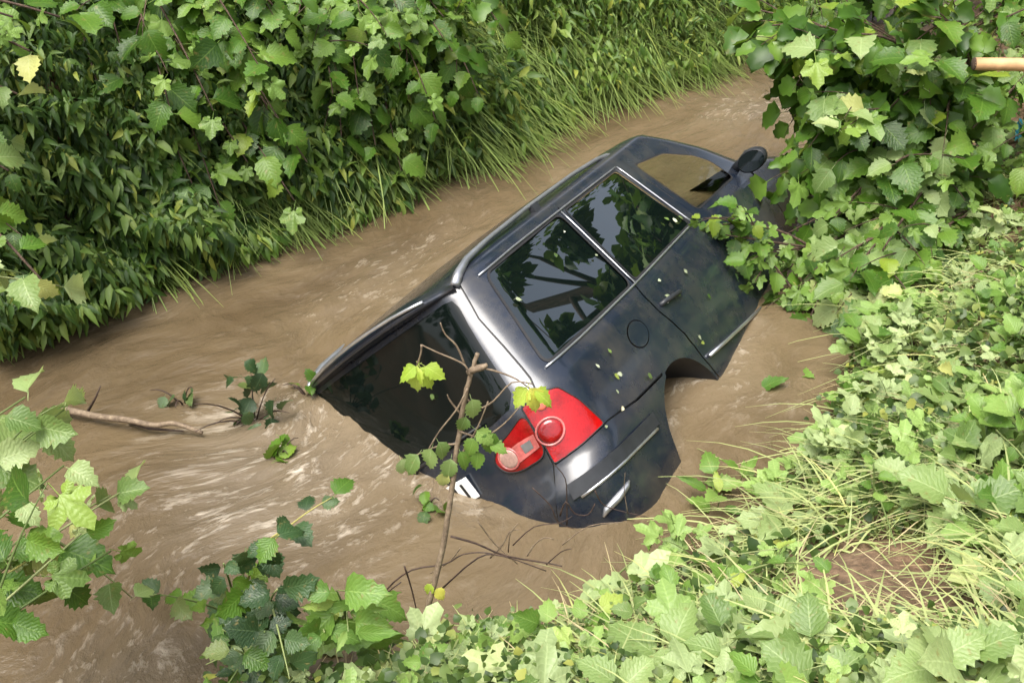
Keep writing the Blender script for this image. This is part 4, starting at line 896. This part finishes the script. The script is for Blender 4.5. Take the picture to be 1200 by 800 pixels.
def hang(parent, b, items, key, Y):
    for x, y, ang, s in items:
        d = Vector((math.cos(R_(ang)), -.25, math.sin(R_(ang)))); leaf_obj(parent, b, key, at(x, y, Y), d, Vector((0, -.6, 1)) + rvec(.2), s)
hang(sap, b, [(489, 431, -100, .10), (494, 432, -60, .09), (486, 430, -140, .08), (500, 430, -30, .08)], 'yellow', 3.09)
hang(sap, b, [(622, 456, -70, .10), (628, 458, -35, .085), (616, 455, -120, .09)], 'yellow', 3.11)
hang(sap, b, [(553, 470, -80, .075), (545, 490, -110, .06), (505, 528, -100, .08), (488, 535, -120, .085), (470, 540, -80, .06), (515, 520, -70, .07), (528, 540, -100, .075), (520, 555, -95, .06)], 'vine_round', 3.06)
hang(sap, b, [(560, 505, -40, .08), (572, 508, -80, .09), (555, 515, -110, .08), (540, 530, -70, .08), (575, 520, -20, .07), (560, 530, -95, .075)], 'weed', 3.07)
hang(sap, b, [(512, 690, -60, .06), (505, 685, -110, .055)], 'yellow', 2.97)
# dead bramble tangle at the water's edge
bram = on_water(600, 690); bram.z = gz(bram.x, bram.y); br = empty('dead_bramble', bram, 'tangle of dark bare bramble twigs at the water edge in front of the bumper', 'bramble')
for pts, Y, r in [([(440, 720), (455, 690), (480, 668), (520, 662), (540, 650), (570, 648), (600, 655)], 3.05, .004), ([(520, 690), (560, 655), (590, 652), (640, 668)], 3.1, .004), ([(525, 627), (560, 635), (595, 648), (640, 662), (660, 665)], 3.2, .005), ([(575, 655), (590, 640), (597, 622), (610, 618)], 3.2, .004), ([(595, 648), (600, 625), (605, 610)], 3.2, .003),
                      ([(618, 650), (625, 640), (640, 633), (650, 630)], 3.2, .004), ([(640, 662), (655, 650), (672, 640)], 3.2, .003), ([(475, 660), (485, 690), (496, 730)], 3.0, .004), ([(560, 610), (580, 635), (605, 660)], 3.25, .003), ([(660, 640), (690, 620), (730, 610)], 3.4, .003), ([(625, 575), (645, 590), (655, 610), (670, 620)], 3.5, .003), ([(698, 575), (705, 592), (722, 598), (760, 606)], 3.5, .003), ([(655, 605), (665, 590), (670, 600), (690, 606), (700, 590)], 3.5, .004), ([(665, 612), (668, 588), (664, 560), (650, 545)], 3.5, .003), ([(735, 600), (732, 575), (736, 555)], 3.5, .002), ([(600, 640), (625, 620), (655, 612), (672, 605)], 3.4, .003), ([(440, 735), (450, 700), (470, 680)], 2.9, .004), ([(540, 640), (525, 660), (505, 672)], 3.05, .003)]:
    m = MB(); c3 = smooth_path([p - bram + rvec(.006) for p in poly3(pts, Y)], 3); m.tube(c3, [r * (1 - .5 * k / len(c3)) for k in range(len(c3))], 5); m.build('twig', random.choice([M_DARKTWIG, M_DARKTWIG, M_TWIG]), br)

# ---------------------------------------------------------------- drift in the water
p0, p1 = on_water(88, 484), on_water(237, 506); b = p0.copy(); fb = empty('floating_branch', b, 'long bare branch lying in the muddy water below the far bank', 'branch')
m = MB(); pts = [on_water(x, y, WATER_Z + .02 + h) - b for x, y, h in ((70, 478, .02), (110, 487, .02), (150, 492, .03), (180, 498, .02), (205, 496, .02), (237, 507, -.01))]; c3 = smooth_path(pts, 4); m.tube(c3, [.019 - .009 * k / len(c3) for k in range(len(c3))], 8); m.build('stem', M_TWIG, fb)
m = MB(); m.tube([on_water(102, 484) - b, at(112, 466, p0.y) - b, at(118, 452, p0.y) - b], [.008, .006, .003], 5); m.build('twig', M_DARKTWIG, fb)
m = MB(); m.tube([on_water(150, 494) - b, on_water(175, 502) - b, on_water(215, 505) - b], [.010, .008, .004], 5); m.build('twig', M_DARKTWIG, fb)
def drift(label, px, py, n, spread, key, size, twigs=4, up=.15):
    b = on_water(px, py); o = empty('drift_clump', b, label, 'driftwood')
    for _ in range(twigs):
        m = MB(); d = rvec(.5); d.z = abs(d.z) * .8; m.tube(bez((0, 0, -.05), d * spread + Vector((0, 0, .06)), d * spread * 2.0, 5), [.005, .005, .004, .004, .003, .002], 4); m.build('twig', M_DARKTWIG, o)
    for _ in range(n):
        p = Vector((random.gauss(0, spread * .55), random.gauss(0, spread * .55), abs(random.gauss(.02, up * .5)))); leaf_obj(o, (0, 0, 0), key, p, rvec() + Vector((0, -.2, -.1)), UP + rvec(.5), size * random.uniform(.7, 1.2))
drift('dark twigs and wet leaves caught in the current beside the sunken roof corner', 298, 488, 20, .13, 'wilt', .10, 8, .28)
drift('small wet leafy sprig floating just downstream of the dark drift', 327, 532, 6, .08, 'hazel', .10, 2, .06)
drift('leafy twig floating at the tip of the bare branch', 214, 468, 5, .08, 'wilt', .085, 3, .06)
drift('little green sprig pressed against the rear window corner', 360, 460, 5, .06, 'hazel', .075, 2, .1)
drift('green sprig half sunk in the water below the number plate', 500, 590, 7, .07, 'hazel', .08, 1, .05)

# ---------------------------------------------------------------- foreground sprays on the left
def spray(label, base, tips, key, size, spacing=.07, lift=.1, rad=.006, bark=None, group=None, start=8):
    return shrub('leafy_branch', label, 'branch', base, tips, key, size, spacing, lift, rad, 300, None, group, bark or M_STEM, 1, Vector((0, -.9, 0)), start)
lb = Vector((-2.35, 1.5, gz(-2.35, 1.5)))
spray('pale-leaved branch reaching in over the water above the left foreground', lb, [A(130, 580, 2.75), A(160, 565, 2.8), A(75, 545, 2.7)], ['vine_round', 'vine'], .11, .075, .12)
lb2 = Vector((-2.6, 1.7, gz(-2.6, 1.7)))
spray('branch with broad rounded pale leaves over the floating branch', lb2, [A(75, 480, 2.9), A(30, 465, 2.8), A(50, 500, 2.85)], ['vine_round'], .13, .09, .12)
spray('dark green lobed leaves low over the water in the left foreground', Vector((-2.2, 1.4, gz(-2.2, 1.4))), [A(130, 645, 2.5), A(60, 640, 2.5), A(95, 625, 2.5), A(30, 625, 2.5)], ['hazel_lobed', 'hazel'], .15, .085, .12)
spray('pale leafy tip hanging before the far bank foot', Vector((-3.2, 2.4, 1.9)), [A(70, 335, 3.3), A(25, 320, 3.2)], ['vine_round'], .12, .10, .15)
wb = rays_to_ground(np.array([300.]), np.array([800.]))[0][0]
spray('wilted dark vine leaning out from the near bank over the muddy water', Vector(wb), [A(325, 625, 2.75), A(262, 660, 2.7), A(290, 690, 2.7), A(325, 690, 2.65), A(275, 760, 2.5), A(310, 740, 2.55)], ['wilt', 'wilt', 'wilt', 'hazel'], .10, .06, .12, start=5)
spray('bright green upright shoots beside the wilted vine', Vector(wb) + Vector((.35, .05, 0)), [A(400, 710, 2.7), A(430, 700, 2.7), A(380, 740, 2.6)], ['lance', 'weed'], .14, .05, .2)

# ---------------------------------------------------------------- wooden pole, scrap of blue plastic
pA, pB = at(1142, 75, 5.6), at(1260, 77, 5.5); b = pA.copy(); po = empty('wooden_pole', b, 'cut end of a pale wooden pole jutting out beside the near bank shrub', 'pole')
m = MB(); m.tube([pA - b, (pA - b).lerp(pB - b, .3), (pB - b) * 1.6], [.032, .033, .036], 14); m.build('shaft', simple('peeled_wood', (.42, .25, .12), .7, 0, .35, 12), po)
m = MB(); m.lathe([(.034, .0), (.03, .006), (.0, .007)], 14, Matrix.Translation((-.002, 0, 0)) @ Matrix.Rotation(-math.pi / 2, 4, 'Y')); m.build('cut_end', M_BARK, po)
q = rays_to_ground(np.array([1192.]), np.array([172.]))[0][0]; b = Vector(q)
m = MB(); n = 7; vs = [((i - 3) * .014 + random.uniform(-.005, .005), (j - 2) * .015, .04 + .025 * math.sin(i * 1.7 + j) + .03 * j) for j in range(5) for i in range(n)]
m.add(vs, [(j * n + i, j * n + i + 1, (j + 1) * n + i + 1, (j + 1) * n + i) for j in range(4) for i in range(n - 1)])
bo = m.build('plastic_scrap', simple('blue_plastic', (.05, .36, .50), .4, 0, .2, 20), None); bo.location = b; tag(bo, 'crumpled scrap of turquoise plastic among the weeds under the pole', 'litter')

# ---------------------------------------------------------------- torn leaves stuck to the car
CM = Matrix.Translation(car.location) @ car.rotation_euler.to_matrix().to_4x4()
for i, (u, z, s, kind) in enumerate([(.97, 1.36, .055, 'vine_round'), (1.655, 1.455, .03, 'vine'), (1.455, 1.40, .03, 'yellow'), (1.74, 1.26, .04, 'vine_round'), (1.21, .815, .06, 'vine'), (1.255, .79, .05, 'vine_round'), (1.15, .745, .03, 'yellow'), (1.45, .685, .05, 'vine'), (1.13, .685, .035, 'yellow'), (1.29, .895, .045, 'vine_round'), (1.145, .89, .03, 'vine'), (2.035, .85, .05, 'vine_round'), (2.115, .84, .05, 'vine'), (1.975, .845, .045, 'vine'), (2.145, .555, .05, 'vine_round'), (2.12, .60, .04, 'vine'), (2.065, .95, .03, 'vine'), (2.72, 1.10, .06, 'vine'), (2.645, 1.095, .06, 'vine_round'), (2.6, 1.13, .05, 'vine_round'), (.91, .58, .035, 'vine'), (.945, .69, .03, 'vine'), (.30, 1.22, .05, 'vine'), (2.33, .88, .05, 'weed'), (2.4, .70, .07, 'vine_round')]):
    kind = ('scrap', 'scrap', 'vine_round', 'scrap', 'weed')[i % 5]
    nrm = surf_normal(rear_surface, u, z); p = Vector(rear_surface(u, z)) + nrm * .016
    d = rvec(); d -= nrm * d.dot(nrm); M = frame(d, nrm).to_4x4() @ Matrix.Scale(s * random.uniform(.5, .95), 4) @ Matrix.Scale(.35, 4, (0, 0, 1)); M.translation = p
    o = link('fallen_leaf', random.choice(SPECIES[kind]), None, None, CM @ M); tag(o, 'torn pale leaf scrap stuck to the wet side of the car', 'leaf', 'leaf scraps stuck to the car')
